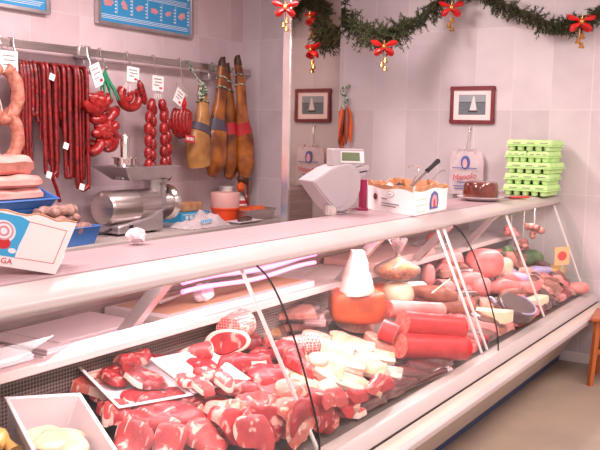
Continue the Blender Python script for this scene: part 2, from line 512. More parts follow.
        COL.objects.link(o)
        if parent is not None:
            o.parent = parent
            WORLD[o.name] = WORLD[parent.name].copy()
        else:
            o.location = org
            WORLD[o.name] = Matrix.Translation(org)
        if bevel:
            b = o.modifiers.new('bevel', 'BEVEL'); b.width = bevel; b.segments = seg; b.limit_method = 'ANGLE'
            b.angle_limit = math.radians(35)
        if sub:
            b = o.modifiers.new('subdivision', 'SUBSURF'); b.levels = sub; b.render_levels = sub
        return o


WORLD = {}


def tag(o, label=None, cat=None, group=None, kind=None):
    if label: o['label'] = label
    if cat: o['category'] = cat
    if group: o['group'] = group
    if kind: o['kind'] = kind
    return o


def thing(name, label, cat, loc, group=None):
    o = bpy.data.objects.new(name, None)
    COL.objects.link(o)
    o.empty_display_size = .05
    o.location = loc
    WORLD[o.name] = Matrix.Translation(Vector(loc))
    return tag(o, label, cat, group)


def struct(o):
    o['kind'] = 'structure'
    return o


def frame_T(origin, ux, uy, uz=None):
    ux = Vector(ux).normalized(); uy = Vector(uy).normalized()
    uz = Vector(uz).normalized() if uz else ux.cross(uy)
    o = Vector(origin)
    return Matrix(((ux.x, uy.x, uz.x, o.x), (ux.y, uy.y, uz.y, o.y), (ux.z, uy.z, uz.z, o.z), (0, 0, 0, 1)))


def RZ(loc, a=0, pitch=0, roll=0):
    return Matrix.Translation(Vector(loc)) @ Euler((roll, pitch, a), 'XYZ').to_matrix().to_4x4()


def text_mb(txt, size, T, th=.0006, mi=0, shear=0.0, mb=None):
    cu = bpy.data.curves.new('lettering', 'FONT')
    cu.body = txt; cu.size = size; cu.shear = shear; cu.extrude = th; cu.align_x = 'CENTER'; cu.align_y = 'CENTER'
    cu.resolution_u = 3
    o = bpy.data.objects.new('lettering', cu); COL.objects.link(o)
    dg = bpy.context.evaluated_depsgraph_get(); dg.update()
    me = bpy.data.meshes.new_from_object(o.evaluated_get(dg))
    mb = mb or MB()
    mb.add([v.co.copy() for v in me.vertices], [tuple(p.vertices) for p in me.polygons], mi, T)
    bpy.data.objects.remove(o); bpy.data.curves.remove(cu); bpy.data.meshes.remove(me)
    return mb


def smoothpath(pts, n=8):
    pts = [Vector(p) for p in pts]
    out = []
    for i in range(len(pts)-1):
        p0 = pts[max(i-1, 0)]; p1 = pts[i]; p2 = pts[i+1]; p3 = pts[min(i+2, len(pts)-1)]
        for k in range(n):
            t = k/n
            out.append(.5*((2*p1)+(p2-p0)*t+(2*p0-5*p1+4*p2-p3)*t*t+(3*p1-p0-3*p2+p3)*t**3))
    out.append(pts[-1])
    return out


ORD = ['first', 'second', 'third', 'fourth', 'fifth', 'sixth', 'seventh', 'eighth', 'ninth', 'tenth', 'eleventh', 'twelfth',
       'thirteenth', 'fourteenth', 'fifteenth', 'sixteenth', 'seventeenth', 'eighteenth']
# ================================================================== the shop room
XR, YL = 6.33, 4.66
TOP = 3.15
struct(MB().box((-3, YL, 0), (XR+.1, YL+.1, TOP)).build('wall_left', M['wall_left'], smooth=False))
struct(MB().box((XR, -2.5, 0), (XR+.1, YL, TOP)).build('wall_right', M['wall_right'], smooth=False))
struct(MB().box((-3, -2.5, -.1), (XR+.1, YL+.1, 0)).build('floor', M['floor'], smooth=False))
struct(MB().box((-3, -2.5, TOP), (XR+.1, YL+.1, TOP+.1)).build('ceiling', M['ceiling'], smooth=False))
struct(MB().box((XR-.012, -2.5, 0), (XR, 1.72, .075)).build('baseboard_right', M['white'], bevel=.003))
# mirror clad partition standing between worktop and counter
mir = struct(MB().box((4.835, 3.155, 0), (5.50, 3.215, TOP)).build('trim_1', M['mirror'], smooth=False))
st = MB().box((4.812, 3.143, 0), (4.835, 3.205, TOP))
o = st.build('steel_edge', M['polish'], mir, bevel=.004)

# ------------------------------------------------------------------ lamps of the room
def area(name, loc, sx, sy, power, colr, rot=(0, 0, 0)):
    l = bpy.data.lights.new(name, 'AREA'); l.shape = 'RECTANGLE'; l.size = sx; l.size_y = sy; l.energy = power; l.color = colr
    o = bpy.data.objects.new(name, l); COL.objects.link(o); o.location = loc; o.rotation_euler = rot
    return o
WARM = (1.0, .845, .845)
area('ceiling_lamp', (2.6, .1, 3.1), 1.6, .6, 60, WARM)
area('ceiling_lamp', (4.6, -.4, 3.1), 1.6, .6, 62, WARM)
area('ceiling_lamp', (0.2, .4, 3.1), 1.6, .6, 34, WARM)
area('ceiling_lamp', (4.2, 3.0, 3.1), 1.6, .5, 62, WARM)
area('ceiling_lamp', (1.8, 3.0, 3.1), 1.6, .5, 66, WARM)
w = bpy.data.worlds.new('world'); SC.world = w; w.use_nodes = True
w.node_tree.nodes['Background'].inputs[0].default_value = (1.0, .88, .88, 1)
w.node_tree.nodes['Background'].inputs[1].default_value = .85

# ================================================================== display counter
XA, XB = 0.7, 6.30
ctr = thing('display_counter', 'long refrigerated meat display counter with curved glass front and pinkish white body', 'counter', (3.5, 1.9, 0))
def sweep(prof, name, m, **k):
    return MB().prism(prof, XA, XB, 'x').build(name, m, ctr, **k)
sweep([(1.66, 0), (2.4, 0), (2.4, .06), (1.645, .06)], 'kick_plate', M['navy'])
sweep([(1.640, .05), (1.60, .13), (1.52, .24), (1.42, .335), (1.35, .40), (1.345, .425), (2.40, .425), (2.40, .05)], 'body_panel', M['cream_panel'], bevel=.01)
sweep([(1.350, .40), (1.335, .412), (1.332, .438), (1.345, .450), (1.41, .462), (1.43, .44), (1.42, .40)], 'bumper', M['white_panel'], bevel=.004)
sweep([(1.352, .452), (1.40, .476), (1.46, .48), (1.46, .42), (1.352, .42)], 'front_strip', M['cream_panel'])
sweep([(1.396, .474), (1.396, .482), (1.44, .486), (1.44, .474)], 'gasket', M['black'])
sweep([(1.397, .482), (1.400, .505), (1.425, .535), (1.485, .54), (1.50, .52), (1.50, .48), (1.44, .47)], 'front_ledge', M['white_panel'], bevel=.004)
# deck and rear panel
sweep([(1.47, DZ0-.03), (1.48, DZ0-.004), (REAR, deck(REAR)-.004), (REAR, deck(REAR)-.05)], 'deck', M['tray_deck'])
sweep([(REAR, deck(REAR)-.05), (REAR, .895), (REAR+.02, .895), (REAR+.02, deck(REAR)-.05)], 'rear_panel', M['perf'])
sweep([(2.04, .897), (2.04, .93), (2.43, .93), (2.43, .897)], 'shelf', M['pale_plastic'], bevel=.004)
sweep([(2.41, .07), (2.41, 1.19), (2.44, 1.19), (2.44, .07)], 'back_panel', M['steel'])
# header
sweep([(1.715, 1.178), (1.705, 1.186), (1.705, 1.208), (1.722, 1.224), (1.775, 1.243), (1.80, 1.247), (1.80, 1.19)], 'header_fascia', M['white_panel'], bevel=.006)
sweep([(1.80, 1.19), (1.80, 1.249), (2.125, 1.25), (2.14, 1.24), (2.14, 1.215), (2.43, 1.19), (2.43, 1.17), (1.90, 1.175)], 'counter_top', M['groove'])
# curved glass, in panes
GP = [(1.712, 1.186), (1.66, 1.145), (1.60, 1.055), (1.54, .925), (1.485, .775), (1.445, .64), (1.435, .54)]
gp = smoothpath([(0, a, b) for a, b in GP], 5)
gp = [(p.y, p.z) for p in gp]
def glass(x0, x1):
    out = []
    n = len(gp)
    for i, (y, z) in enumerate(gp):
        a = gp[max(i-1, 0)]; b = gp[min(i+1, n-1)]
        ty, tz = b[0]-a[0], b[1]-a[1]; l = math.hypot(ty, tz)
        out.append((y+tz/l*-.005*-1*0-(-tz/l)*0.005, z+(-ty/l)*.005*-1*-1))
    MB().prism(gp+out[::-1], x0, x1, 'x').build('glass_pane', M['glass'], ctr)
S1, S2 = 2.42, 4.24
seams = [S1, S2]
eds = [XA]+seams+[XB]
for a, b in zip(eds[:-1], eds[1:]): glass(a+.003, b-.003)
for s in seams:
    MB().tube([(s, y-.004, z) for y, z in gp], .0038, 6).build('glass_joint', M['black'], ctr)
def rod(x, x2=None):
    x2 = x if x2 is None else x2
    MB().cyl((x, 1.735, 1.185), (x2, 1.478, .545), .0075, 10).build('support_rod', M['white'], ctr)
for x, x2 in ((2.36, 2.48), (4.08, 4.12), (4.16, 4.20), (5.16, 5.22), (6.22, 6.22)): rod(x, x2)
# slanted steel brackets carrying the header from the shelf
for x in (2.07, 3.62, 4.52, 5.30):
    b = MB(); T = Matrix.Identity(4)
    b.prism([(2.035, .925), (2.09, .925), (1.86, 1.18), (1.80, 1.18)], x, x+.045, 'x')
    b.build('bracket', M['alum'], ctr, bevel=.002)
# far end panel seen through the glass, wavy glowing strips imitating a tube's reflection
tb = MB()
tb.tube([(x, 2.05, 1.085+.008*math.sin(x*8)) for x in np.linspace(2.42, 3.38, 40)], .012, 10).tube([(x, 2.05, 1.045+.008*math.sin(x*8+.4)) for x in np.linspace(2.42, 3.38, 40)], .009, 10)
tb.build('tube_reflection', M['tube'], ctr)
area('counter_lamp', (2.85, 1.80, 1.172), 2.5, .06, 16, (1, .74, .76))
area('counter_lamp', (4.9, 1.80, 1.172), 2.4, .06, 9, (1, .80, .80))
# glass end plate against the wall
ep = [(y, z) for y, z in gp]+[(2.09, .72), (2.09, 1.18)]
MB().prism(ep, XB-.002, XB+.008, 'x').build('end_plate', M['glass'], ctr)
MB().box((6.10, 1.325, .50), (6.22, 1.333, .506)).build('badge', M['greyprint'], ctr)

# ================================================================== back worktop
wt = thing('back_worktop', 'grey worktop along the sausage wall behind the counter', 'worktop', (4.6, 4.33, 0))
MB().box((2.3, 4.0, .885), (6.32, 4.655, .92)).build('worktop_slab', M['worktop'], wt, bevel=.004)
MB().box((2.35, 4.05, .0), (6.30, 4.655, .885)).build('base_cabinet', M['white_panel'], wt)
WZ = .92

# ================================================================== posters
def poster(x0, x1, z0, z1, label):
    t = thing('poster', label, 'poster', ((x0+x1)/2, YL-.03, z0))
    f = MB()
    y0, y1 = YL-.045, YL-.002
    for lo, hi in (((x0, y0, z0), (x1, y1, z0+.025)), ((x0, y0, z1-.025), (x1, y1, z1)), ((x0, y0, z0+.025), (x0+.03, y1, z1-.025)), ((x1-.03, y0, z0+.025), (x1, y1, z1-.025))):
        f.box(lo, hi)
    f.build('frame', M['alum'], t, bevel=.004)
    LAST = [MB().box((x0+.03, YL-.03, z0+.025), (x1-.03, YL-.004, z1-.025)).build('print_sheet', M['poster'], t).name]
    sheet = bpy.data.objects[LAST[0]]
    pr = MB()
    yy = YL-.0312
    rows = int((z1-z0)/.20); cols = 6
    rnd = random.Random(int(x0*100))
    W = (x1-x0-.08)/cols
    for r in range(rows):
        zb = z0+.05+r*.20
        for k in range(3):
            pr.box((x0+.045, yy, zb+.012*k), (x1-.045-rnd.random()*.05, yy+.001, zb+.004+.012*k))
        pr.box((x0+.04, yy, zb+.19), (x1-.04, yy+.001, zb+.194))
        for c in range(cols):
            xb = x0+.045+c*W
            pr.box((xb+W-.008, yy, zb+.045), (xb+W-.005, yy+.001, zb+.185))
            for k in range(5):
                pr.box((xb+W-.03, yy, zb+.05+k*.025), (xb+W-.013, yy+.001, zb+.06+k*.025))
            n = 14; pts = []
            a, b = rnd.uniform(.025, .05), rnd.uniform(.02, .04); r1, r2 = rnd.random()*6, rnd.random()*6
            for i in range(n):
                th = 2*PI*i/n; q = 1+.25*math.sin(2*th+r1)+.2*math.sin(5*th+r2)
                pts.append((xb+W*.42+a*q*math.cos(th), zb+.115+b*q*math.sin(th)))
            MB().prism(pts, yy-.0006, yy+.0005, 'y').build('printed_cut', M['pinkprint'], sheet, smooth=False)
    pr.build('printed_lines', M['whiteprint'], sheet, smooth=False)
pa = at(97, 23, Y=YL-.03); pb = at(192, 37, Y=YL-.03)
poster(pa.x, pb.x, 2.432, 3.06, 'wide blue poster of meat cuts above the hanging ring sausages and price cards')
pa = at(49, 14, Y=YL-.03)
poster(pa.x-1.05, pa.x, 2.432, 3.06, 'blue poster cut off at the top left corner above the long sausages')

# ================================================================== hanging rail
RY = 4.55
rail = thing('hanging_rail', 'flat steel rail for hooks running along the tiled wall', 'rail', (4.7, RY, 2.2))
MB().box((2.9, RY-.008, 2.178), (6.30, RY+.008, 2.232)).build('rail_bar', M['steel'], rail, bevel=.002)
for x in (3.35, 4.33, 5.75):
    b = MB().box((x-.035, RY+.008, 2.16), (x+.035, YL, 2.25)).box((x-.02, RY+.02, 2.10), (x+.02, YL, 2.16))
    b.build('rail_bracket', M['alum'], rail, bevel=.004)
x = at(82, 54, Y=RY).x
MB().box((x-.045, RY-.02, 2.168), (x+.045, RY+.012, 2.24)).build('rail_joint', M['alum'], rail, bevel=.006)

HY = RY-.05
def hook(px, zb, label, dy=0):
    """S hook over the rail; returns the point where things hang"""
    x = at(px, 60, Y=HY).x
    b = MB()
    b.tube(smoothpath([(x, RY+.016, 2.200), (x, RY+.016, 2.234), (x, RY+.0, 2.243), (x, RY-.016, 2.236), (x, RY-.018, 2.19), (x, HY, zb+.06), (x, HY, zb+.02), (x, HY-.012, zb), (x, HY-.03, zb+.006), (x, HY-.032, zb+.03)], 5), .0045, 7)
    tag(b.build('meat_hook', M['polish']), label, 'hook', 'hooks on the sausage rail')
    return Vector((x, HY-.012, zb))

def card(px, py, w, h, tilt, label, y=None):
    c = at(px, py, Y=(y or HY-.06))
    T = RZ(c, 0, tilt)
    b = MB().box((-w/2, -.002, -h/2), (w/2, .002, h/2), 0, T)
    for k, (a0, a1) in enumerate(((-.38, .3), (-.3, .36), (-.36, .1))):
        b.box((a0*w, -.0026, h*(.28-.2*k)-.004), (a1*w, -.002, h*(.28-.2*k)+.004), 1, T)
    b.box((.1*w, -.0026, -h*.35), (.38*w, -.002, -h*.22), 2, T)
    b.tube([c+Vector((0, .004, h/2)), c+Vector((.005, .03, h/2+.05))], .002, 5, 3)
    tag(b.build('price_card', [M['card'], M['greyprint'], M['redbow'], M['polish']]), label, 'price card', 'price cards on the rail')

# long thin sausages over a rod that hangs from the rail
ra = at(14, 64, Y=4.50); rb = at(91, 76, Y=4.50); RZD = 2.055
rd = thing('sausage_rod', 'thin steel rod under the rail carrying the long red sausages', 'rod', (ra.x, 4.50, RZD))
MB().cyl((ra.x, 4.50, RZD), (rb.x, 4.50, RZD), .008, 10).build('rod_bar', M['steel'], rd)
for xx in (ra.x+.02, rb.x-.01):
    MB().tube([(xx, 4.50, RZD), (xx, 4.50, 2.13), (xx, 4.525, 2.18), (xx, 4.53, 2.236), (xx, 4.572, 2.24), (xx, 4.572, 2.19)], .006, 8).build('rod_hanger', M['alum'], rd)
strands = [(17, 155), (20.5, 161), (24, 163), (27.5, 170), (31, 118), (35, 122), (39, 139), (43, 150), (47, 165), (51, 172), (55, 178), (58, 120), (62, 137), (66, 166), (70, 178), (74, 186), (78, 188), (82, 180), (85.5, 160)]
for i, (sx, sy) in enumerate(strands):
    X = at(sx, 70, Y=4.48).x
    zb = at(sx, sy, Y=4.46).z
    rnd = random.Random(i*5+1)
    rr = .0135+rnd.random()*.003
    zr = RZD+.008+rr+.001
    yf = 4.50-.012-rr-.002; yb = 4.50+.012+rr+.002
    zb2 = zb+rnd.uniform(.15, .4) if i not in (9, 10, 14, 15, 16) else zb+.05
    j = lambda a: rnd.uniform(-a, a)
    p = [(X+j(.003), yb+.004, max(zb2, 1.5)), (X, yb, 1.8), (X, yb, 2.0), (X, 4.50+.01, zr-.002), (X, 4.50-.01, zr-.002), (X, yf, 2.0), (X+j(.004), yf-.004, 1.8), (X+j(.006), yf-.006, max(1.6, zb+.05)), (X+j(.010), yf-.008, zb)]
    pts = smoothpath(p, 6)
    L = len(pts)
    rad = [rr*(.55 if k in (0, L-1) else 1)*(1+.07*math.sin(k*1.9+i)) for k in range(L)]
    b = MB().tube(pts, rad, 9)
    names = ORD+['nineteenth']
    tag(b.build('long_sausage', M['chorizo']), 'long thin red sausage draped over the rod, %s from the left' % names[i], 'sausage', 'long thin sausages on the rod')
# hairpin loops in front of the curtain
for k, (xa, xb, yb_, lab) in enumerate(((44, 55, 176, 'red sausage looped in a hairpin in front of the curtain, nearer the grinder motor end'),
                                       (64, 69, 177, 'narrow red sausage hairpin hanging in the middle of the curtain'),
                                       (76, 87, 190, 'lowest hanging red sausage hairpin at the right end of the curtain'))):
    A = at(xa, 100, Y=4.43); B = at(xb, 100, Y=4.43); zb = at(xa, yb_, Y=4.43).z
    r = (B.x-A.x)/2; cx = (A.x+B.x)/2
    p = [(A.x, 4.492, 2.086), (A.x, 4.445, 2.075), (A.x, 4.43, 2.0), (A.x-.004, 4.425, 1.7)]+[(cx-r*math.cos(t), 4.42, zb+r*1.1-r*1.1*math.sin(t)) for t in np.linspace(0.1, PI-.1, 7)]+[(B.x, 4.425, 1.7), (B.x, 4.43, 2.0), (B.x, 4.445, 2.075), (B.x, 4.492, 2.086)]
    pts = smoothpath(p, 5)
    tag(MB().tube(pts, [.0145*(1+.06*math.sin(i*1.7)) for i in range(len(pts))], 9).build('sausage_loop', M['chorizo']), lab, 'sausage', 'sausage hairpins in front of the curtain')
p = [at(52, 165, Y=4.41), at(53, 178, Y=4.41), at(57, 190, Y=4.41), at(60, 202, Y=4.41)]
p = [Vector((p[0].x-.02, 4.47, 2.08)), Vector((p[0].x-.02, 4.42, 2.05)), Vector((p[0].x-.01, 4.41, 1.7))]+p
tag(MB().tube(smoothpath(p, 6), .0125, 9).build('sausage_tail', M['chorizo']), 'red sausage whose tail curls down to the brown meat tray', 'sausage')
for px_, py_, lab in ((49, 175, 'small cream paper tag on the red sausage hairpin above the blue tray'), (66, 146, 'small cream paper tag among the long red sausages'), (52, 77, 'tiny paper tag high on the long sausages'), (82, 187, 'tiny cream tag at the lowest sausage bend')):
    c = at(px_, py_, Y=4.395)
    tag(MB().box((-.022, -.002, -.022), (.022, .002, .022), 0, RZ(c, 0, .3)).build('paper_tag', M['card'], bevel=.001), lab, 'tag', 'paper tags on sausages')

# pale ring sausages, far left
for k, (cy, label, tiltx) in enumerate(((93, 'upper pale pink ring sausage at the left edge below its price card', 1), (137, 'lower pale pink ring sausage at the left edge above the pork slabs', -1))):
    h = at(3, cy, Y=4.44)
    p = []
    for t in np.linspace(.25, 2*PI-.25, 16):
        p.append((h.x+.10*math.sin(t)*1.05, 4.44+.012*math.cos(t*2), h.z+.16*math.cos(t)*(1.0)))
    t_ = thing('ring_sausage', label, 'sausage', h, 'pale ring sausages')
    MB().tube(smoothpath(p, 4), [.042*(1+.05*math.sin(i*.9)) for i in range(61)], 12).build('casing', M['pale_saus'], t_)
    MB().tube([(h.x, 4.44, h.z+.15), (h.x, 4.46, h.z+.22), (h.x, 4.5, 2.10 if k == 0 else h.z+.30), (h.x, 4.53, 2.2 if k == 0 else h.z+.31)], .004, 6).build('tie_string', M['twine'], t_)
hook(4, 2.08, 'steel hook at the far left of the rail over the pale ring sausages')
card(9, 62, .135, .14, 0, 'printed price card at the far left of the rail')

# bunch of short fat chorizo
h = hook(104, 2.09, 'steel hook on the rail holding the bunch of fat red sausages')
bn = thing('chorizo_bunch', 'bunch of short fat red sausages tied with green net below a price card', 'sausage bunch', h)
rnd = random.Random(3)
for k in range(30):
    px_ = 102.5+rnd.uniform(-12, 11); f = k/29
    py_ = 94+f*54
    if f > .55: px_ = 105+rnd.uniform(-13, 13)
    c = at(px_, py_, Y=4.44+rnd.uniform(-.05, .04))
    a = rnd.uniform(-.9, .9)
    pts = []
    R_ = .055
    for t in np.linspace(-1.15, 1.15, 9):
        v = Vector((R_*math.sin(t)*1.25, 0, -R_*math.cos(t)+.03)); v.rotate(Euler((rnd.uniform(-.1, .1), a, rnd.uniform(-.15, .15))))
        pts.append(c+v)
    MB().tube(pts, [.014, .029, .034, .036, .037, .036, .034, .029, .014], 10).build('sausage_link', M['chorizo_fat'], bn, sub=0)
nb = MB()
for k in range(9):
    a = 2*PI*k/9
    nb.tube([h, h+Vector((.02*math.cos(a)-.005, .02*math.sin(a), -.06)), h+Vector((.05*math.cos(a)-.015, .05*math.sin(a)-.04, -.14)), h+Vector((.075*math.cos(a)-.02, .06*math.sin(a)-.07, -.22))], [.004, .012, .006, .003], 6)
nb.build('netting', M['netgreen'], bn)
card(97, 75, .10, .16, -.4, 'tilted price card beside the bunch of fat red sausages', y=4.46)

# ring chorizos by the second card
h = hook(131, 2.07, 'steel hook on the rail above the curved fat red sausages')
for k, (px_, py_, R_, rr, lab, ph) in enumerate(((131, 99, .115, .034, 'large U shaped fat red sausage below the second price card', 0.15), (128, 98, .05, .027, 'small bent red sausage tucked inside the U shaped one', 0.0))):
    c = at(px_, py_, Y=4.42+.0*k)
    pts = [(c.x+R_*math.sin(t)*.85, 4.43+.004*k, c.z-R_*.55*math.cos(t)*1.3+.02) for t in np.linspace(-2.3, 2.3, 15)]
    t_ = thing('curved_chorizo', lab, 'sausage', c, 'curved fat sausages')
    MB().tube(smoothpath(pts, 3), [rr*(.5 if i in (0, 42) else 1) for i in range(43)], 12).build('casing', M['chorizo_fat'], t_)
    MB().tube([Vector(pts[0]), h], .003, 5).build('tie_string', M['twine'], t_)
    MB().tube([Vector(pts[-1]), h], .003, 5).build('tie_string', M['twine'], t_)
c = at(142, 92, Y=4.40)
t_ = thing('curved_chorizo', 'single straight red sausage hanging diagonally right of the U shaped one', 'sausage', c, 'curved fat sausages')
MB().tube([c+Vector((-.035, 0, .085)), c+Vector((-.02, 0, .05)), c+Vector((0, 0, .0)), c+Vector((.025, 0, -.06)), c+Vector((.035, 0, -.09))], [.01, .026, .029, .026, .01], 10).build('casing', M['chorizo'], t_)
MB().tube([c+Vector((-.035, 0, .085)), h], .003, 5).build('tie_string', M['twine'], t_)
card(133, 74.5, .125, .11, .06, 'square price card above the U shaped sausage')

# tied strings of links
h = hook(157.5, 2.00, 'steel hook on the rail above the four strings of linked sausages')
names = ['leftmost string of linked red sausages tied with twine above the grinder neck', 'second string of linked red sausages from the left above the grinder neck', 'third string of linked red sausages from the left above the grinder neck', 'rightmost string of linked red sausages beside the grinder neck']
for k, (px_, pb_, n) in enumerate(((146.5, 171, 6), (154, 179, 7), (162, 180, 7), (169.5, 175, 6))):
    t_ = thing('linked_sausage_string', names[k], 'sausage string', h, 'linked sausage strings')
    top = at(157+(px_-157)*.35, 99, Y=4.44); x1 = at(px_, 120, Y=4.44).x; zb = at(px_, pb_, Y=4.44).z
    L = (top.z-zb)/n
    tw = MB().tube([h, top], .003, 5)
    for q in range(n):
        za = top.z-q*L-(L*.45 if k % 2 else 0); zc = za-L
        xa = top.x+(x1-top.x)*min(1, .35+q*.45); xc = top.x+(x1-top.x)*min(1, .35+(q+1)*.45)
        y = 4.44+(.02 if k % 2 else -.015)
        pts = [Vector((xa+(xc-xa)*s+.002*math.sin(s*PI)*(1 if q % 2 else -1), y-.004*math.sin(s*PI), za+(zc-za)*s)) for s in np.linspace(0.01, .99, 7)]
        MB().tube(pts, [.017, .029, .033, .034, .033, .029, .017], 10).build('sausage_link', M['chorizo_fat'], t_)
        tw.tube([Vector((xc-.012, y, zc)), Vector((xc, y-.01, zc-.004)), Vector((xc+.012, y, zc+.003))], .005, 6)
    tw.build('twine_ties', M['twine'], t_)
card(158, 83.5, .125, .115, .04, 'square price card above the linked sausage strings')
# round bundle of ring sausages
h = hook(183.5, 1.93, 'long steel hook on the rail above the round ring sausage bundle')
bn = thing('ring_sausage_bundle', 'round bundle of looped red sausages left of the hams', 'sausage bunch', h)
for k in range(5):
    c = at(183.5, 121, Y=4.44)
    wx = (.075, .055, .034, .015, .085)[k]; y = 4.45-.02*k if k < 4 else 4.475
    hh = (.115, .105, .10, .09, .12)[k]
    pts = [(c.x+wx*math.sin(t), y, c.z-hh*math.cos(t)*1.0) for t in np.linspace(-2.5, 2.5, 15)]
    MB().tube(smoothpath(pts, 3), [.024*(.6 if i in (0, 42) else 1) for i in range(43)], 10).build('sausage_ring', M['chorizo_fat'], bn)
MB().tube([h, (h.x, h.y, h.z-.05)], [.006, .02], 8).tube([(h.x, h.y, h.z-.05), (h.x, h.y+.01, h.z-.12)], [.02, .012], 8).build('net_top', M['redbow'], bn)
card(179, 97, .10, .12, .5, 'tilted price card at the top of the ring sausage bundle', y=4.40)

# ------------------------------------------------------------------ hams
def ham(pts, rads, label, m, band, bandc, flat=.62, sticker=False, hoof=True, dark_end=False, y=4.46):
    """pts in pixels from the hoof down, on the plane of the rail; rads in metres"""
    P = [at(a, b, Y=y) for a, b in pts]
    t_ = thing('cured_ham', label, 'ham', P[0], 'cured hams on the rail')
    path = smoothpath(P, 6)
    n = len(path)
    rad = []
    for i in range(n):
        f = i/(n-1)*(len(rads)-1); k = min(int(f), len(rads)-2); u = f-k; u = u*u*(3-2*u)
        rad.append(rads[k]*(1-u)+rads[k+1]*u)
    b = MB().tube(path, rad, 16, flat=flat)
    SK = b.build('ham_skin', m, t_, rough=.006, rfreq=9).name
    if hoof:
        q = path[0]; d = (path[0]-path[3]).normalized()
        MB().tube([q-d*.01, q+d*.04, q+d*.075], [rads[0]*.9, rads[0]*.8, rads[0]*.3], 10).tube([q+d*.02+Vector((.018, 0, 0)), q+d*.08+Vector((.02, -.01, 0))], [.018, .008], 8).build('hoof', M['hoof'], t_)
    if band:
        i = int(n*band)
        MB().tube(path[i:i+4], [r*1.06+.003 for r in rad[i:i+4]], 16, flat=flat).build('label_band', bandc, t_)
    rp = MB()
    i = 3
    for s in (0, 2):
        c = path[i+s]; r = rad[i+s]*1.15
        rp.tube([c+Vector((r*math.cos(a), r*flat*math.sin(a)*1.1, .01*math.sin(a*2))) for a in np.linspace(0, 2*PI, 13)], .006, 6)
    rp.tube([path[3]+Vector((0, -.02, 0)), path[1]+Vector((0, .0, .03)), Vector((P[0].x, RY-.012, 2.17)), Vector((P[0].x, RY-.012, 2.236)), Vector((P[0].x, RY+.014, 2.24)), Vector((P[0].x, RY+.014, 2.2))], .006, 6)
    rp.build('rope', M['rope'], t_)
    if sticker:
        c = at(189.5+.3, 139, Y=y-.075)
        b = MB().box((-.055, -.003, -.03), (.055, .003, .03), 0, RZ(c, 0, .1))
        for k in range(5):
            b.box((-.042+.018*k, -.0045, -.012), (-.032+.018*k, -.003, .014), 1, RZ(c, 0, .1))
        b.build('brand_sticker', [M['labelred'], M['card']], bpy.data.objects[SK], bevel=.002)
    if dark_end:
        q = path[-1]
        MB().ball(q+Vector((0, 0, .01)), rad[-1]*1.12, 14, sq=(1, flat, .8)).build('dark_tip', M['hoof'], t_, rough=.006)
    return t_
ham([(201, 84), (203, 105), (202, 122), (199, 138), (199, 152), (200, 166)], [.035, .06, .085, .125, .135, .125], 'stubby pale ham cut square at the bottom, leftmost of the hams', M['ham_pale'], .42, M['labelblack'], sticker=True, hoof=False, y=4.42)
ham([(222, 66), (221, 92), (218, 116), (216, 138), (215, 160), (212, 176)], [.04, .058, .075, .125, .13, .05], 'long brown ham with slate grey band right of the stubby ham', M['ham'], .44, M['labelblack'], y=4.45)
ham([(227, 72), (229, 95), (231, 118), (233, 140), (232, 160), (228, 178)], [.035, .05, .065, .105, .11, .05], 'narrow orange brown ham with red band between two other hams', M['ham'], .44, M['labelred'], y=4.52)
ham([(238, 64), (241, 90), (242, 118), (245, 140), (246, 162), (243, 180)], [.04, .058, .07, .10, .105, .06], 'rightmost ham with red band and dark tip in the wall corner', M['ham'], .44, M['labelred'], dark_end=True, y=4.44)
for px_, lab in ((203, 'green and white rope knot on the stubby ham'),):
    c = at(px_, 90, Y=4.38)
    b = MB()
    for k in range(6):
        b.tube(smoothpath([c+Vector((random.uniform(-.05, .05), random.uniform(-.02, .02), random.uniform(-.07, .06))) for _ in range(5)], 4), .007, 6)
    b.tube([c, c+Vector((0, .08, .12)), Vector((c.x, RY-.013, 2.236)), Vector((c.x, RY+.013, 2.24))], .006, 6)
    tag(b.build('rope_knot', M['rope']), lab, 'rope')

# ------------------------------------------------------------------ framed picture, hook, carrier bag on the right wall
fa = at(451, 86.5, X=XR-.02); fb = at(493.5, 124, X=XR-.02)
y1, y0, z1, z0 = fa.y, fb.y, fa.z, fb.z
t_ = thing('framed_picture', 'small dark red framed photograph of a white sailing boat above the carrier bag', 'picture', (XR-.01, (y0+y1)/2, z0))
fw = .027
f = MB()
for lo, hi in (((y0, z0), (y1, z0+fw)), ((y0, z1-fw), (y1, z1)), ((y0, z0+fw), (y0+fw, z1-fw)), ((y1-fw, z0+fw), (y1, z1-fw))):
    f.box((XR-.03, lo[0], lo[1]), (XR-.001, hi[0], hi[1]))
f.build('frame', M['frame'], t_, bevel=.004)
MB().box((XR-.018, y0+fw, z0+fw), (XR-.001, y1-fw, z1-fw)).build('mount', M['mat_board'], t_)
g = .07
yy0, yy1, zz0, zz1 = y0+g, y1-g, z0+g, z1-g+.005
hz = zz0+(zz1-zz0)*.62
b = MB().box((XR-.0195, yy0, hz), (XR-.018, yy1, zz1), 0).box((XR-.0195, yy0, zz0), (XR-.018, yy1, hz), 1).box((XR-.0198, yy0, hz-.002), (XR-.0195, yy1, hz+.003), 3)
ym = (yy0+yy1)/2-.01
b.add([(XR-.0202, ym+.03, zz0+.03), (XR-.0202, ym-.03, zz0+.035), (XR-.0202, ym-.008, zz1-.015), (XR-.0202, ym+.002, zz1-.012)], [(0, 1, 2, 3)], 2)
b.box((XR-.0204, ym-.035, zz0+.018), (XR-.018, ym+.04, zz0+.034), 3)
b.build('photograph', [M['skyprint'], M['sea'], M['sail'], M['hull']], t_, smooth=False)
c = at(470, 128, X=XR-.012)
b = MB().box((XR-.012, c.y-.012, c.z-.008), (XR, c.y+.012, c.z+.012))
zb = at(467, 150, X=XR-.02).z
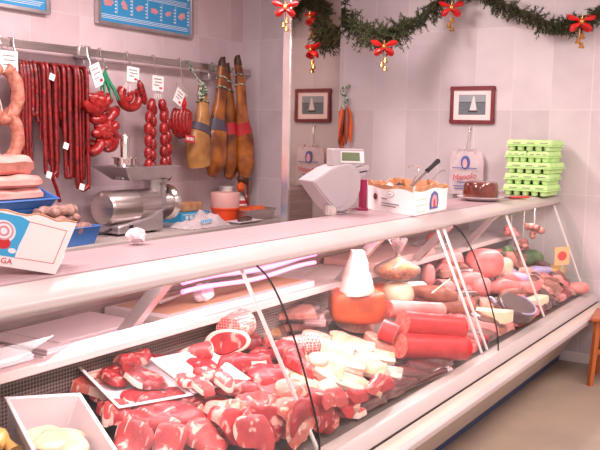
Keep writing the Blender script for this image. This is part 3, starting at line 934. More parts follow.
b.tube([(XR-.012, c.y, c.z), (XR-.022, c.y, c.z-.03), (XR-.026, c.y+.01, zb+.03), (XR-.03, c.y+.02, zb-.01), (XR-.045, c.y+.02, zb-.02), (XR-.06, c.y+.02, zb), (XR-.06, c.y+.02, zb+.02)], .004, 7)
tag(b.build('wall_hook', M['polish'], bevel=.002), 'thin wire hook on the tiles under the framed picture', 'hook')
# carrier bag
pa = at(451, 151, X=XR-.05); pb = at(481, 195, X=XR-.05)
t_ = thing('carrier_bag', 'white plastic carrier bag with red lettering hanging under the framed picture', 'bag', (XR-.05, (pa.y+pb.y)/2, pb.z))
yA, yB, zA, zB = pb.y-.01, pa.y, pb.z, pa.z
ymid = (yA+yB)/2
prof = []
nx, nz = 14, 18
vs = []; fs = []
for side in (0, 1):
    for j in range(nz+1):
        for i in range(nx+1):
            u = i/nx; v = j/nz
            half = (yB-yA)/2*(1-.12*max(0, v-.8)/.2+.05*(1-v))
            y = ymid+(u*2-1)*half
            z = zA+(zB-zA)*v
            thick = .035*(1-abs(u*2-1)**2.5)*(1-.55*v)
            wr = .006*mnoise.noise(Vector((u*5, v*6, side*3)))
            x = XR-.055+(-1 if side == 0 else .7)*thick+wr*(1-abs(u*2-1)**4)
            vs.append((x, y, z))
off = (nx+1)*(nz+1)
for side in (0, 1):
    for j in range(nz):
        for i in range(nx):
            a = side*off+j*(nx+1)+i
            fs.append((a, a+1, a+nx+2, a+nx+1))
for j in range(nz):
    for i in (0, nx):
        a = j*(nx+1)+i; fs.append((a, a+nx+1, off+a+nx+1, off+a))
for i in range(nx):
    fs.append((i, i+1, off+i+1, off+i)); a = nz*(nx+1)+i; fs.append((a, a+1, off+a+1, off+a))
MB().add(vs, fs).build('bag_body', M['bagwhite'], t_)
hb = MB()
hy = c.y+.02
for s in (-1, 1):
    hb.tube([(XR-.055, ymid+s*.075, zB-.015), (XR-.055, ymid+s*.06, zB+.02), (XR-.05, hy+s*.02, zb-.008), (XR-.048, hy, zb-.012)], [.02, .017, .012, .01], 8, flat=.4)
hb.build('handles', M['bagwhite'], t_)
TX = frame_T((XR-.100, ymid, (zA+zB)/2-.03), (0, -1, .12), (0, .12, 1), (-1, 0, 0))
tm = text_mb('Manolo', .066, TX, shear=.25)
tm.build('red_lettering', M['red'], t_, smooth=False)
b = MB()
for k, (w_, dz) in enumerate(((.2, .055), (.12, -.055), (.18, -.085), (.16, -.105))):
    b.box((XR-.0985, ymid-w_/2, (zA+zB)/2-.02+dz), (XR-.0970, ymid+w_/2, (zA+zB)/2-.02+dz+.007))
b.build('small_print', M['navyprint'], t_, smooth=False)
cz = zB-.085
b = MB().prism([(ymid+.042*math.cos(a)*.8-.0, cz+.052*math.sin(a)) for a in np.linspace(0, 2*PI, 20)[:-1]], XR-.092, XR-.07, 'x', 0)
b.prism([(ymid+.024*math.cos(a)*.8, cz-.006+.036*math.sin(a)) for a in np.linspace(0, 2*PI, 20)[:-1]], XR-.093, XR-.07, 'x', 1)
b.build('oval_emblem', [M['navyprint'], M['pinkprint']], t_, smooth=False)
# ------------------------------------------------------------------ fir garland and red bows
g0 = [at(300, -22, Y=3.05), at(330, -2, X=5.75), at(352, 22, X=5.70), at(380, 34, X=5.70), at(405, 24, X=5.85), at(430, 10, X=6.02), at(447, -8, X=6.15), at(470, -14, X=6.2), at(495, 0, X=6.2), at(528, 14, X=6.2), at(555, 24, X=6.2), at(580, 20, X=6.2), at(606, 8, X=6.2)]
g0[0] = Vector((5.45, 3.08, 2.75))
gpath = smoothpath(g0, 10)
gar = thing('fir_garland', 'dark green artificial fir garland swagged along the top of the right wall', 'garland', gpath[0])
MB().tube(gpath, .012, 6).build('wire_stem', M['twig'], gar)
nb = MB(); rnd = random.Random(11)
npth = len(gpath)
for i in range(npth-1):
    dense = 1.0 + (1.0 if 2 < i < 42 else 0)
    for s in range(int(7*dense)):
        u = rnd.random()
        p = gpath[i].lerp(gpath[i+1], u)
        d = Vector((rnd.gauss(0, 1), rnd.gauss(0, 1), rnd.gauss(-.25, 1))).normalized()
        Lb = rnd.uniform(.06, .125)*(1.25 if 2 < i < 38 else .9)
        e = p+d*Lb+Vector((0, 0, -.02))
        if e.x > XR-.02: e.x = XR-.02
        nb.tube([p, e], [.004, .002], 4, 1)
        for q in range(26):
            c = p.lerp(e, rnd.uniform(.15, 1))
            nd = (d*.7+Vector((rnd.gauss(0, 1), rnd.gauss(0, 1), rnd.gauss(0, 1)))).normalized()
            side = nd.cross(Vector((rnd.gauss(0, 1), rnd.gauss(0, 1), rnd.gauss(0, 1)))).normalized()*.0035
            tip = c+nd*rnd.uniform(.018, .034)
            if tip.x > XR-.005: continue
            nb.add([c-side, c+side, tip], [(0, 1, 2)])
nb.build('needles', [M['fir'], M['twig']], gar, smooth=False)

def bow(c, label, s=1.0):
    t_ = thing('ribbon_bow', label, 'bow', c, 'red bows on the garland')
    u = Vector((-.5, .86, 0)).normalized()   # across, facing the shop
    n = Vector((-.86, -.5, 0)).normalized()
    b = MB()
    for sx, sz in ((1, .5), (-1, .5), (.75, -.65), (-.75, -.65)):
        p = [c, c+u*(.035*sx*s)+Vector((0, 0, .03*sz*s))+n*.03, c+u*(.075*sx*s)+Vector((0, 0, .05*sz*s))+n*.015, c+u*(.055*sx*s)+Vector((0, 0, .065*sz*s))-n*.005, c]
        pp = smoothpath(p, 4)
        b.tube(pp, [.008+.02*s*math.sin(PI*i/(len(pp)-1)) for i in range(len(pp))], 8, flat=.5)
    b.build('ribbon', M['redbow'], t_)
    k = MB().ball(c+n*.03, .02*s, 10)
    for sx in (-1, 1, 0):
        k.tube([c+n*.03, c+n*.035+u*(.03*sx*s)+Vector((0, 0, (.025 if sx else .045)*s))], [.008, .003], 6)
    k.build('gold_knot', M['gold'], t_)
    b = MB().tube([c, c+Vector((0, 0, -.17*s))], .003, 5)
    b.build('cord', M['gold'], t_)
    for q, dz in enumerate((-.095, -.125, -.155)):
        cc = c+Vector((0, 0, dz*s))+u*(.012*s*(1 if q % 2 else -1))+n*.01
        T = Matrix.Translation(cc)
        MB().lathe([(.001, .02*s), (.010*s, .016*s), (.014*s, 0), (.021*s, -.016*s), (.019*s, -.018*s), (.001, -.012*s)], 12, 0, T).build('bell', M['gold'], t_)
bow(at(384, 47, X=5.62), 'red bow with gold bells at the lowest point of the left garland swag', 1.0)
bow(at(451, 8, X=6.10), 'red bow with gold bells at the top edge above the framed picture')
bow(at(580.5, 22, X=6.14), 'red bow with gold bells at the far right of the garland', 1.05)
bow(at(285.5, 8, Y=3.06), 'red bow with gold bells at the top of the steel partition edge', .85)
# bunch of dried peppers at the wall
c = at(345, 92, X=6.26)
t_ = thing('dried_pepper_bunch', 'bunch of dried red peppers hanging by a black and white cord behind the scale', 'pepper bunch', c)
MB().tube(smoothpath([c+Vector((.065, 0, .05)), c+Vector((.0, 0, .04)), c+Vector((0, .03, .0)), c+Vector((0, -.02, -.06)), c+Vector((0, .02, -.12)), c+Vector((0, 0, -.18))], 5), .016, 8).build('cord', M['rope'], t_)
rnd = random.Random(5)
for k in range(11):
    a = c+Vector((rnd.uniform(-.02, .03), rnd.uniform(-.04, .04), -.12-rnd.random()*.05))
    e = a+Vector((rnd.uniform(-.04, .02), rnd.uniform(-.05, .05), -.26-rnd.random()*.08))
    MB().tube([a, a.lerp(e, .2), a.lerp(e, .6), e], [.008, .026, .024, .006], 8).build('pepper', M['ham_meat'] if k % 2 else M['saffron'], t_, rough=.006)

# ================================================================== things on the back worktop
# meat grinder
GY = 4.30
gx = lambda x: at(x, 200, Y=GY).x
gz = lambda y, x=135: at(x, y, Y=GY).z
t_ = thing('meat_grinder', 'polished aluminium meat grinder with flat hopper tray and steel pusher', 'meat grinder', (4.55, GY, WZ))
x0, x1 = gx(100), gx(150)
zc = (gz(190, 125)+gz(223, 125))/2; rm = (gz(189, 125)-gz(223, 125))/2
TM = frame_T((x0+.03, GY, zc), (0, 0, 1), (0, 1, 0), (1, 0, 0))
L = x1-x0-.03
MB().lathe([(.001, -.03), (rm*.6, -.026), (rm*.9, -.012), (rm, .012), (rm, L*.55), (rm*1.015, L*.56), (rm*1.015, L*.58), (rm, L*.59), (rm, L), (.001, L)], 40, 0, TM).build('motor_housing', M['steel'], t_)
xb1 = gx(153)
b = MB().prism([(x0+.05, WZ+.015), (xb1-.03, WZ+.015), (xb1-.03, zc-.02), (xb1-.16, zc-rm*.6), (x0+.22, WZ+.09), (x0+.05, WZ+.075)], GY-.13, GY+.13, 'y')
gb = b.build('base', M['alum'], t_, bevel=.012)
for dx in (.07, L*.9):
    for dy in (-.1, .1):
        MB().cyl((x0+dx, GY+dy, WZ), (x0+dx, GY+dy, WZ+.02), .018, 10).build('rubber_foot', M['black'], t_)
MB().box((x0+.15, GY-.136, WZ+.03), (x0+.19, GY-.13, WZ+.075)).box((x0+.155, GY-.142, WZ+.045), (x0+.178, GY-.136, WZ+.06)).build('switch', M['black'], gb, bevel=.003)
xn = gx(155); zn = (zc+gz(176, 155))/2
b = MB().cyl((x1-.01, GY, zc+.01), (gx(166), GY, zc+.01), rm*.62, 24)
zb = gz(174.5, 135)
b.cyl((xn, GY, zc), (xn, GY, zb-.045), .085, 24).cyl((xn, GY, zb-.06), (xn, GY, zb-.036), .10, 24)
b.build('grinder_head', M['alum'], t_)
MB().lathe([(rm*.62, 0), (rm*.95, .0), (rm*1.1, .02), (rm*1.1, .05), (rm*.62, .055), (rm*.55, .10), (rm*.35, .10), (rm*.33, .03), (.001, .03)], 32, 0, frame_T((gx(163.5), GY, zc+.01), (0, 0, 1), (0, 1, 0), (1, 0, 0))).build('ring_nut', M['polish'], t_)
# hopper tray
zt = gz(166, 135); zb = gz(174.5, 135)
xa, xc = gx(108), gx(165)
vs = []
for (xx0, xx1, yh, z) in ((xa, xc, .17, zt), (xa+.13, xc-.05, .09, zb-.035), (xa+.006, xc-.006, .165, zt+.004), (xa+.133, xc-.053, .085, zb-.029)):
    vs += [(xx0, GY-yh, z), (xx1, GY-yh, z), (xx1, GY+yh, z), (xx0, GY+yh, z)]
fs = []
for a, bq in ((0, 4), (8, 12), (0, 8)):
    for k in range(4): fs.append((a+k, a+(k+1) % 4, bq+(k+1) % 4, bq+k))
fs += [(4, 5, 6, 7), (12, 13, 14, 15)]
MB().add(vs, fs).build('hopper_tray', M['alum'], t_, bevel=.003)
xp = gx(125)
b = MB().lathe([(.001, zb-.028), (.072, zb-.026), (.078, zt+.055), (.095, zt+.058), (.095, zt+.065), (.032, zt+.067), (.032, gz(136, 125)), (.028, gz(134.5, 125)), (.001, gz(134.5, 125))], 24, 0, Matrix.Translation((xp, GY, 0)))
b.build('pusher', M['polish'], t_)
MB().tube(smoothpath([(x0+.06, GY-.05, WZ+.05), (x0-.03, GY-.06, WZ+.03), (x0-.12, GY+.02, WZ+.012), (x0-.2, GY+.1, WZ+.012)], 6), .009, 8).build('power_cord', M['black'], t_)

def tray_mb(cx, cy, z, lx, ly, h, a, wall=.012, flare=.03, rim=.012, roll=0):
    """open box with flared sides"""
    T = RZ((cx, cy, z), a, 0, roll)
    b = MB()
    def ring(dx, zz): return [(-lx/2+dx, -ly/2+dx, zz), (lx/2-dx, -ly/2+dx, zz), (lx/2-dx, ly/2-dx, zz), (-lx/2+dx, ly/2-dx, zz)]
    rs = [ring(flare, 0), ring(0, h-rim*.6), ring(-rim, h-rim*.6), ring(-rim, h), ring(wall*.6, h), ring(flare+wall*.5, wall*.8)]
    vs = [v for r in rs for v in r]; fs = [(3, 2, 1, 0)]
    for j in range(5):
        for k in range(4): fs.append((j*4+k, j*4+(k+1) % 4, (j+1)*4+(k+1) % 4, (j+1)*4+k))
    fs.append((20, 21, 22, 23))
    return b.add(vs, fs, 0, T), T

# blue trays
b, T = tray_mb(3.39, 4.32, 1.195, .52, .38, .10, .05, roll=.33)
tag(b.build('plastic_tray', M['blue'], bevel=.004), 'blue plastic tray holding pale pork slabs at the left edge', 'tray', 'blue trays')
b, T = tray_mb(3.40, 4.36, .921, .46, .40, .122, .05)
tag(b.build('plastic_tray', M['blue'], bevel=.004), 'lowest blue plastic tray underneath the tray of pork slabs', 'tray', 'blue trays')
b, T = tray_mb(3.41, 4.35, 1.044, .46, .40, .120, .05)
tag(b.build('plastic_tray', M['blue'], bevel=.004), 'second blue plastic tray directly under the tray of pork slabs', 'tray', 'blue trays')
b, T = tray_mb(3.73, 4.13, .921, .38, .25, .12, .05)
B2 = b
def slab(cx, cy, z, lx, ly, h, a, m, name, label, cat, group=None, wob=.012, mats=None):
    b = MB(); nx, ny = 12, 8; T = RZ((cx, cy, z), a)
    vs = []; fs = []
    for s in (0, 1):
        for j in range(ny+1):
            for i in range(nx+1):
                u, v = i/nx*2-1, j/ny*2-1
                x = u*lx/2; y = v*ly/2
                r = 1-.12*abs(v)**3*abs(u)**3
                e = max(abs(u), abs(v))
                zz = h*(.5+.5*s) if False else (h if s else 0)
                if s: zz -= h*.35*max(0, e-.8)/.2; zz += wob*mnoise.noise(Vector((x*9+cx*7, y*9, z*5)))
                else: zz += h*.25*max(0, e-.85)/.15
                vs.append((x*r*(1+.0), y*r+.5*wob*mnoise.noise(Vector((x*8, z*9, 1))), zz))
    n = (nx+1)*(ny+1)
    for j in range(ny):
        for i in range(nx):
            a_ = j*(nx+1)+i
            fs.append((a_, a_+nx+1, a_+nx+2, a_+1)); fs.append((n+a_, n+a_+1, n+a_+nx+2, n+a_+nx+1))
    mi = [0]*len(fs)
    for i in range(nx):
        fs.append((i, i+1, n+i+1, n+i)); mi.append(1); a_ = ny*(nx+1)+i; fs.append((a_+1, a_, n+a_, n+a_+1)); mi.append(1)
    for j in range(ny):
        a_ = j*(nx+1); fs.append((a_+nx+1, a_, n+a_, n+a_+nx+1)); mi.append(1)
        a_ += nx; fs.append((a_, a_+nx+1, n+a_+nx+1, n+a_)); mi.append(1)
    b.add(vs, fs, mi, T)
    o = b.build(name, mats or [m, m])
    return tag(o, label, cat, group)
slab(3.42, 4.31, 1.215, .40, .30, .075, .05, M['bacon'], 'pork_slab', 'lowest pale pink pork slab lying in the blue tray', 'meat', 'pork slabs in the blue tray')
slab(3.41, 4.31, 1.295, .41, .31, .075, .02, M['bacon'], 'pork_slab', 'middle pale pink pork slab in the blue tray', 'meat', 'pork slabs in the blue tray')
slab(3.38, 4.34, 1.375, .40, .29, .115, .04, M['bacon'], 'pork_slab', 'topmost pork slab with a red and grey meaty side', 'meat', 'pork slabs in the blue tray', mats=[M['bacon'], M['rind']])
B2.build('plastic_tray', M['blue'], bevel=.004)
tag(bpy.data.objects['plastic_tray.003'], 'blue plastic tray heaped with brown sausages left of the grinder', 'tray', 'blue trays')
rnd = random.Random(21)
for k in range(22):
    lay = k//6
    cx = 3.73-.03*lay+rnd.uniform(-.10, .10); cy = 4.13-.085+.035*(k % 6)+rnd.uniform(-.01, .01); z = .965+lay*.058
    a = rnd.uniform(-.5, .5)
    d = Vector((math.cos(a), math.sin(a), 0))
    p = [Vector((cx, cy, z))+d*s*.085+Vector((0, 0, .018*(1-abs(s)))) for s in (-1, -.75, -.3, .3, .75, 1)]
    tag(MB().tube(smoothpath(p, 3), [.012]+[.03+.004*math.sin(i*1.3+k) for i in range(14)]+[.012], 10).build('brown_sausage', M['brownmeat'], rough=.006, rfreq=30),
        'brown cured sausage heaped in the blue tray left of the grinder', 'sausage', 'brown sausages in the blue tray')

# blue package with a tan block on it, plastic bag
c = at(197, 219, Z=WZ); 
t_ = thing('ham_package', 'blue printed package lying behind the grinder ring', 'package', (5.33, 4.52, WZ))
T = RZ((5.36, 4.50, WZ), -.05)
b = MB().box((-.17, -.10, 0), (.17, .10, .085), 0, T)
for k in range(5): b.box((-.12+.05*k, -.102, .03), (-.085+.05*k, -.10, .06), 1, T)
b.box((-.15, -.102, .066), (.15, -.10, .072), 1, T)
b.build('wrapper', [M['cyan'], M['whiteprint']], t_, bevel=.012)
tag(MB().box((-.11, -.07, 0), (.13, .07, .075), 0, RZ((5.36, 4.51, WZ+.086), -.03)).build('tan_block', M['kraft'], bevel=.01, rough=.002), 'tan brown block on the blue package beside the bucket', 'block')
t_ = thing('crumpled_bag', 'crumpled white plastic bag with blue print lying in front of the grinder ring', 'bag', (5.15, 4.20, WZ))
b = MB(); n = 22
vs = []; fs = []
for j in range(n+1):
    for i in range(n+1):
        u = i/n*2-1; v = j/n*2-1
        e = max(0, 1-max(abs(u), abs(v))**3)
        z = .003+e*(.055+.05*mnoise.noise(Vector((u*2.2, v*2.2, 4)))+.05*max(0, 1-abs(u-.35)*1.6))+.012*abs(mnoise.noise(Vector((u*6, v*6, 1))))
        vs.append((5.13+u*.24+.03*mnoise.noise(Vector((v*3, 2, 1))), 4.17+v*.12, WZ+z))
for j in range(n):
    for i in range(n):
        a = j*(n+1)+i; fs.append((a, a+1, a+n+2, a+n+1))
MB().add(vs, fs).build('bag_body', M['bagwhite'], t_)
T = frame_T((5.08, 4.062, WZ+.055), (1, 0, .05), (0, .5, .85))
b = MB()
for k in range(6): b.box((-.07+.024*k, -.012+.006*(k % 2), .0), (-.054+.024*k, .012, .0015), 0, T)
b.build('blue_print', M['cyan'], t_, smooth=False)
# red bucket with lard
c = at(222, 221, Z=WZ); c = Vector((5.62, 4.30, WZ))
t_ = thing('bucket', 'orange red bucket with pale pink lard heaped above its rim', 'bucket', c)
T = Matrix.Translation(c)
MB().lathe([(.001, 0), (.095, 0), (.115, .10), (.125, .103), (.125, .115), (.115, .115), (.093, .01), (.001, .01)], 32, 0, T).build('bucket_body', M['orange'], t_)
MB().lathe([(.110, .09), (.118, .118), (.124, .23), (.120, .240), (.05, .245), (.001, .245)], 32, 0, T).build('lard', M['lardpink'], t_, rough=.005)
for px_, py_, y, lab in ((226, 190, 4.56, 'small white printed tin behind the bucket'), (240, 199, 4.50, 'small white printed tin right of the bucket')):
    c = at(px_, py_, Y=y)
    t_ = thing('tin', lab, 'tin', (c.x, y, WZ), 'white tins by the bucket')
    top = c.z+.02
    T = Matrix.Translation((c.x, y, 0))
    MB().lathe([(.001, WZ), (.062, WZ), (.062, top), (.066, top+.002), (.066, top+.012), (.05, top+.016), (.001, top+.016)], 24, 0, T).build('tin_body', M['card'], t_)
    MB().lathe([(.0625, top-.06), (.0628, top-.03), (.0625, top-.028)], 24, 0, T).build('printed_band', M['red'], t_)
# orange ball tins
c = at(239, 187, Y=4.44)
t_ = thing('red_ladle', 'round orange red ladle bowl with upright handle beside the tins', 'ladle', (c.x+.05, 4.44, WZ))
MB().ball((c.x, 4.42, c.z), .05, 16, sq=(1, .6, .9)).build('ladle_bowl', M['saffron'], t_)
q = at(248, 178, Y=4.44); q2 = at(248, 212, Y=4.44)
MB().cyl((q.x-.0, 4.44, q.z), (q2.x, 4.44, WZ+.02), .012, 10).tube([(c.x, 4.42, c.z), (q.x, 4.44, q2.z+.08)], .008, 8).build('handle', M['ham_meat'], t_)
# trays with orange paste
b, T = tray_mb(5.86, 4.25, WZ+.001, .40, .32, .095, -.02, flare=.015)
tag(b.build('steel_tray', M['steel'], bevel=.003), 'shallow steel tray of orange spice paste at the foot of the partition', 'tray')
slab(5.86, 4.25, WZ+.018, .33, .25, .085, -.02, M['saffron'], 'spice_paste', 'orange spice paste filling the shallow steel tray', 'spice paste', wob=.02)
b, T = tray_mb(5.60, 4.08, WZ+.001, .30, .13, .022, .0, flare=.015)
tag(b.build('foam_tray', M['foam'], bevel=.003), 'low white tray with small dark sausages before the bucket', 'tray')
for k in range(4):
    cx = 5.52+.05*k
    tag(MB().tube([(cx-.03, 4.06+.01*k, WZ+.03), (cx, 4.07+.01*k, WZ+.036), (cx+.04, 4.08+.005*k, WZ+.03)], [.012, .019, .012], 8).build('small_sausage', M['blackmeat']), 'small dark sausage on the low white tray, %s from the left' % ORD[k], 'sausage', 'small dark sausages')
# crumpled paper on worktop edge
c = at(138, 240, Z=1.25)
def crumple(c, r, label, m, name, cat, sq=(1, .8, .7), amp=.4, group=None):
    b = MB(); n = 18
    b.ball((0, 0, 0), 1, n)
    vs = []
    for v in b.v:
        d = v.normalized()
        q = 1+amp*mnoise.noise(d*2.3+Vector((c[0]*3, c[1], 0)))+amp*.5*abs(mnoise.noise(d*5+Vector((1, c[0], 0))))
        vs.append(Vector((v.x*r*sq[0]*q, v.y*r*sq[1]*q, v.z*r*sq[2]*q)))
    zmin = min(v.z for v in vs)
    b.v = [v+Vector((c[0], c[1], c[2]-zmin+.001)) for v in vs]
    o = b.build(name, m, smooth=False)
    return tag(o, label, cat, group)
q = at(139, 241, Z=1.25)
crumple((at(140, 243, Y=2.09).x-.02, 2.09, 1.2502), .036, 'crumpled ball of white paper on the counter in front of the grinder', M['paper'], 'crumpled_paper', 'paper')

# ================================================================== things on the counter top
CT = 1.2502
# left white carton with a printed logo, tipped towards the customer
br = Vector((1.60, 1.815, CT))
nrm = Vector((-.74, -.67, 0)).normalized(); lft = Vector((-.67, .74, 0)).normalized()
roll = .17
lx = (lft*math.cos(roll)+Vector((0, 0, 1))*math.sin(roll)); up = (Vector((0, 0, 1))*math.cos(roll)-lft*math.sin(roll))
up = (up-nrm*-.10).normalized()
t_ = thing('printed_carton', 'white printed carton with blue and red logo at the left end of the counter', 'carton', br)
TC = frame_T(br, lx, up, lx.cross(up))      # local x left, y up, z = lx x up
nz_ = lx.cross(up)
sgn = 1 if nz_.dot(nrm) > 0 else -1
Wc, Hc, Dc = .34, .155, .20
b = MB()
rag = []
for i in range(15):
    rag.append((Wc*i/14, Hc+.004*math.sin(i*2.1)+.003*math.sin(i*5)))
prof = [(0.0, 0.0), (Wc, 0)]+[(x-.035*(1-x/Wc)*1.0, y) for x, y in rag[::-1]]
b.prism(prof, 0, -.006*sgn, 'z', 0, TC)
b.box((.004, 0.0, -.006*sgn), (Wc, .004, -Dc*sgn), 0, TC)
b.box((0.0, 0, -.006*sgn), (.005, Hc*.55, -Dc*sgn), 0, TC)
b.box((.0, 0, -Dc*sgn), (Wc, Hc*.55, -(Dc-.005)*sgn), 0, TC)
b.build('carton_body', M['card'], t_)
b = MB()
b.prism([(x-.035*(1-x/Wc), y-.001) for x, y in rag]+[(x-.035*(1-x/Wc), y+.0025) for x, y in rag[::-1]], .0003*sgn, -.0065*sgn, 'z', 0, TC)
b.build('torn_edge', M['kraft'], t_)
e = .0008*sgn
b = MB()
def strip(x0, y0, x1, y1, w, mi):
    d = Vector((x1-x0, y1-y0, 0)).normalized(); nn = Vector((-d.y, d.x, 0))*w
    p = [Vector((x0, y0, 0)), Vector((x1, y1, 0))]
    b.add([p[0]-nn+Vector((0, 0, e)), p[1]-nn+Vector((0, 0, e)), p[1]+nn+Vector((0, 0, e)), p[0]+nn+Vector((0, 0, e)), p[0]-nn, p[1]-nn, p[1]+nn, p[0]+nn], [(0, 1, 2, 3), (7, 6, 5, 4), (0, 4, 5, 1), (1, 5, 6, 2), (2, 6, 7, 3), (3, 7, 4, 0)], mi, TC)
strip(.010, .030, .115, .030, .0007, 0); strip(-.012, .128, .095, .137, .0007, 0); strip(.010, .030, -.012, .128, .0007, 0)
pts = [(.115, .030), (.108, .066), (.098, .098), (.088, .137), (.112, .147), (.20, .15), (.22, .03)]
b.prism(pts, 0, e, 'z', 1, TC)
pts = [(.155+.034*math.cos(a), .098+.032*math.sin(a)) for a in np.linspace(0, 2*PI, 25)[:-1]]
b.prism(pts, 0, e*1.5, 'z', 2, TC)
for rr, mi in ((.026, 3), (.021, 2), (.015, 3), (.009, 2)):
    b.prism([(.152+rr*math.cos(a), .100+rr*math.sin(a)) for a in np.linspace(0, 2*PI, 21)[:-1]], 0, e*(2+(.03-rr)*60), 'z', mi, TC)
b.prism([(.150+.020*math.cos(a), .066+.017*math.sin(a)) for a in np.linspace(0, 2*PI, 19)[:-1]], 0, e*1.7, 'z', 0, TC)
b.prism([(.124+.011*math.cos(a), .048+.0075*math.sin(a)) for a in np.linspace(0, 2*PI, 17)[:-1]], 0, e*1.8, 'z', 2, TC)
b.build('printed_logo', [M['red'], M['cyan'], M['whiteprint'], M['pinkprint']], t_, smooth=False)
TT = TC @ (Matrix.Translation((.150, .016, e)) @ Matrix.Rotation(PI, 4, 'Y') if sgn < 0 else Matrix.Translation((.150, .016, e)))
text_mb('BOLAGA' if False else 'DAGA', .022, TT).build('red_lettering', M['red'], t_, smooth=False)

# shop scale
sc = at(340, 216, Z=CT)
SX, SY = 3.74, 2.16
t_ = thing('shop_scale', 'pale grey electronic shop scale with tilted pan housing and small display head', 'scale', (SX, SY, CT))
u = Vector((.86, -.5, 0)); nf = Vector((-.5, -.86, 0))     # u: to the viewer's right, nf: towards the viewer
def spx(px, py, dn=0.0):
    """point of the scale's front plane seen at a pixel"""
    o = Vector((SX, SY, CT))+nf*dn
    d = ray(px, py); dd = Vector(d); k = nf.dot(o-Vector(EYE))/nf.dot(dd)
    return Vector(EYE)+dd*k
def sprism(pix, d0, d1, name, m, bevel=.004, par=None):
    A_ = [spx(x, y, 0) for x, y in pix]
    n = len(A_)
    vs = [p+nf*d1 for p in A_]+[p+nf*d0 for p in A_]
    fs = [tuple(range(n)), tuple(range(2*n-1, n-1, -1))]+[(i, n+i, n+(i+1) % n, (i+1) % n) for i in range(n)]
    return MB().add(vs, fs).build(name, m, par or t_, bevel=bevel)
body = [(x+3.5, y-1) for x, y in [(303, 181.5), (312, 175.5), (322, 169), (330, 166), (340, 164), (348, 169), (351.5, 178), (351, 190), (347, 202), (340, 209), (333, 212), (326, 211.5), (318, 203)]]
sprism(body, -.10, .06, 'pan_housing', M['scalewhite'], .006)
sprism([(x+3.5, y-1) for x, y in [(304.5, 182), (313, 176.5), (323, 170.3), (333, 167.2), (338, 169), (341.5, 178), (341, 190), (336.5, 202), (331, 207), (326.5, 208), (319, 200.5)]], .0601, .064, 'side_plate', M['scalewhite'], .002)
DH = sprism([(331, 148.5), (362, 149), (363, 164), (354, 168), (346, 169), (338, 166), (331, 166)], -.05, .02, 'display_head', M['scalewhite'], .006)
sprism([(338.5, 151), (361.5, 151.5), (362, 163), (338.5, 162.5)], .0202, .024, 'display_bezel', M['white'], .001, DH)
sprism([(339.5, 152), (357, 152.5), (357.5, 161), (339.5, 160.5)], .0242, .0255, 'display_screen', M['screen'], 0, DH)
SN = sprism([(352, 168), (366, 165), (366.5, 169), (362, 175), (355, 180), (351, 181)], -.05, .03, 'printer_snout', M['scalewhite'], .004)
sprism([(356.5, 171.4), (364, 170), (364, 171.3), (356.5, 172.7)], .0302, .032, 'snout_mark', M['black'], 0, SN)
b = MB()
q = spx(326, 208, -.02)
q = q+nf*.05
b.lathe([(.001, CT), (.034, CT), (.034, q.z+.02), (.001, q.z+.02)], 20, 0, Matrix.Translation((q.x, q.y, 0)))
b.build('steel_foot', M['polish'], t_)
q = spx(346, 210, -.03)
MB().lathe([(.001, CT), (.022, CT), (.022, CT+.012), (.01, CT+.02), (.01, q.z+.06), (.001, q.z+.06)], 16, 0, Matrix.Translation((q.x, q.y, 0))).build('levelling_foot', M['steel'], t_)
MB().box((q.x-.1, q.y+.02, CT), (q.x+.16, q.y+.08, CT+.018)).build('base_plate', M['steel'], t_, bevel=.004)
c = at(358.5, 213, Z=CT); cz = at(358.5, 177, Y=c.y).z
c = Vector((4.02, 2.10, CT)); 
q = spx(358, 180, -.1)
t2 = thing('magenta_tube', 'dark magenta upright tube standing just right of the scale', 'tube', (q.x+.06, q.y, CT))
MB().lathe([(.001, CT), (.03, CT), (.03, CT+.012), (.022, CT+.016), (.022, q.z), (.001, q.z)], 20, 0, Matrix.Translation((q.x+.06, q.y, 0))).build('tube_body', M['magenta'], t2)

# carton with torn brown flaps
A0 = at(368, 208.5, Z=CT); B0 = at(417, 217.5, Z=CT); C0 = at(447.5, 211, Z=CT)
A0 = Vector((4.15, 2.18, CT)); 
B0 = Vector((3.90, 1.79, CT)); C0 = Vector((4.44, 1.835, CT)); D0 = A0+(C0-B0)
t_ = thing('torn_carton', 'white cardboard carton with torn brown top edges in the middle of the counter', 'carton', (A0+C0)/2)
def wall_strip(P, Q, h, name, seed, out):
    d = (Q-P); n = 26
    rnd = random.Random(seed)
    tops = []
    vs = []; fs = []; mi = []
    th = Vector(out).normalized()*-.006
    for i in range(n+1):
        u_ = i/n
        p = P+d*u_
        hh = h+.006*math.sin(u_*9+seed)
        rr = hh+.022+.016*mnoise.noise(Vector((u_*9, seed, 0)))
        o = Vector(out).normalized()
        vs += [p, p+Vector((0, 0, hh))+o*.006, p+Vector((0, 0, rr))+o*.014, p+Vector((0, 0, rr))+o*.008+th, p+th]
    for i in range(n):
        a = i*5
        for k in range(5):
            fs.append((a+k, a+5+k, a+5+(k+1) % 5, a+(k+1) % 5)); mi.append(0 if k in (0,) else (1 if k in (1, 2, 3) else 0))
    fs += [(0, 1, 2, 3, 4), tuple(n*5+k for k in (4, 3, 2, 1, 0))]; mi += [0, 0]
    MB().add(vs, fs, mi).build(name, [M['card'], M['kraft']], t_)
cen = (A0+C0)/2
H1 = .125
for P, Q, nm, sd in ((A0, B0, 'side_panel', 1.3), (B0, C0, 'side_panel', 2.7), (C0, D0, 'side_panel', 4.1), (D0, A0, 'side_panel', 5.9)):
    o_ = (P+Q)/2-cen; o_.z = 0
    wall_strip(P, Q, H1, nm, sd, o_)
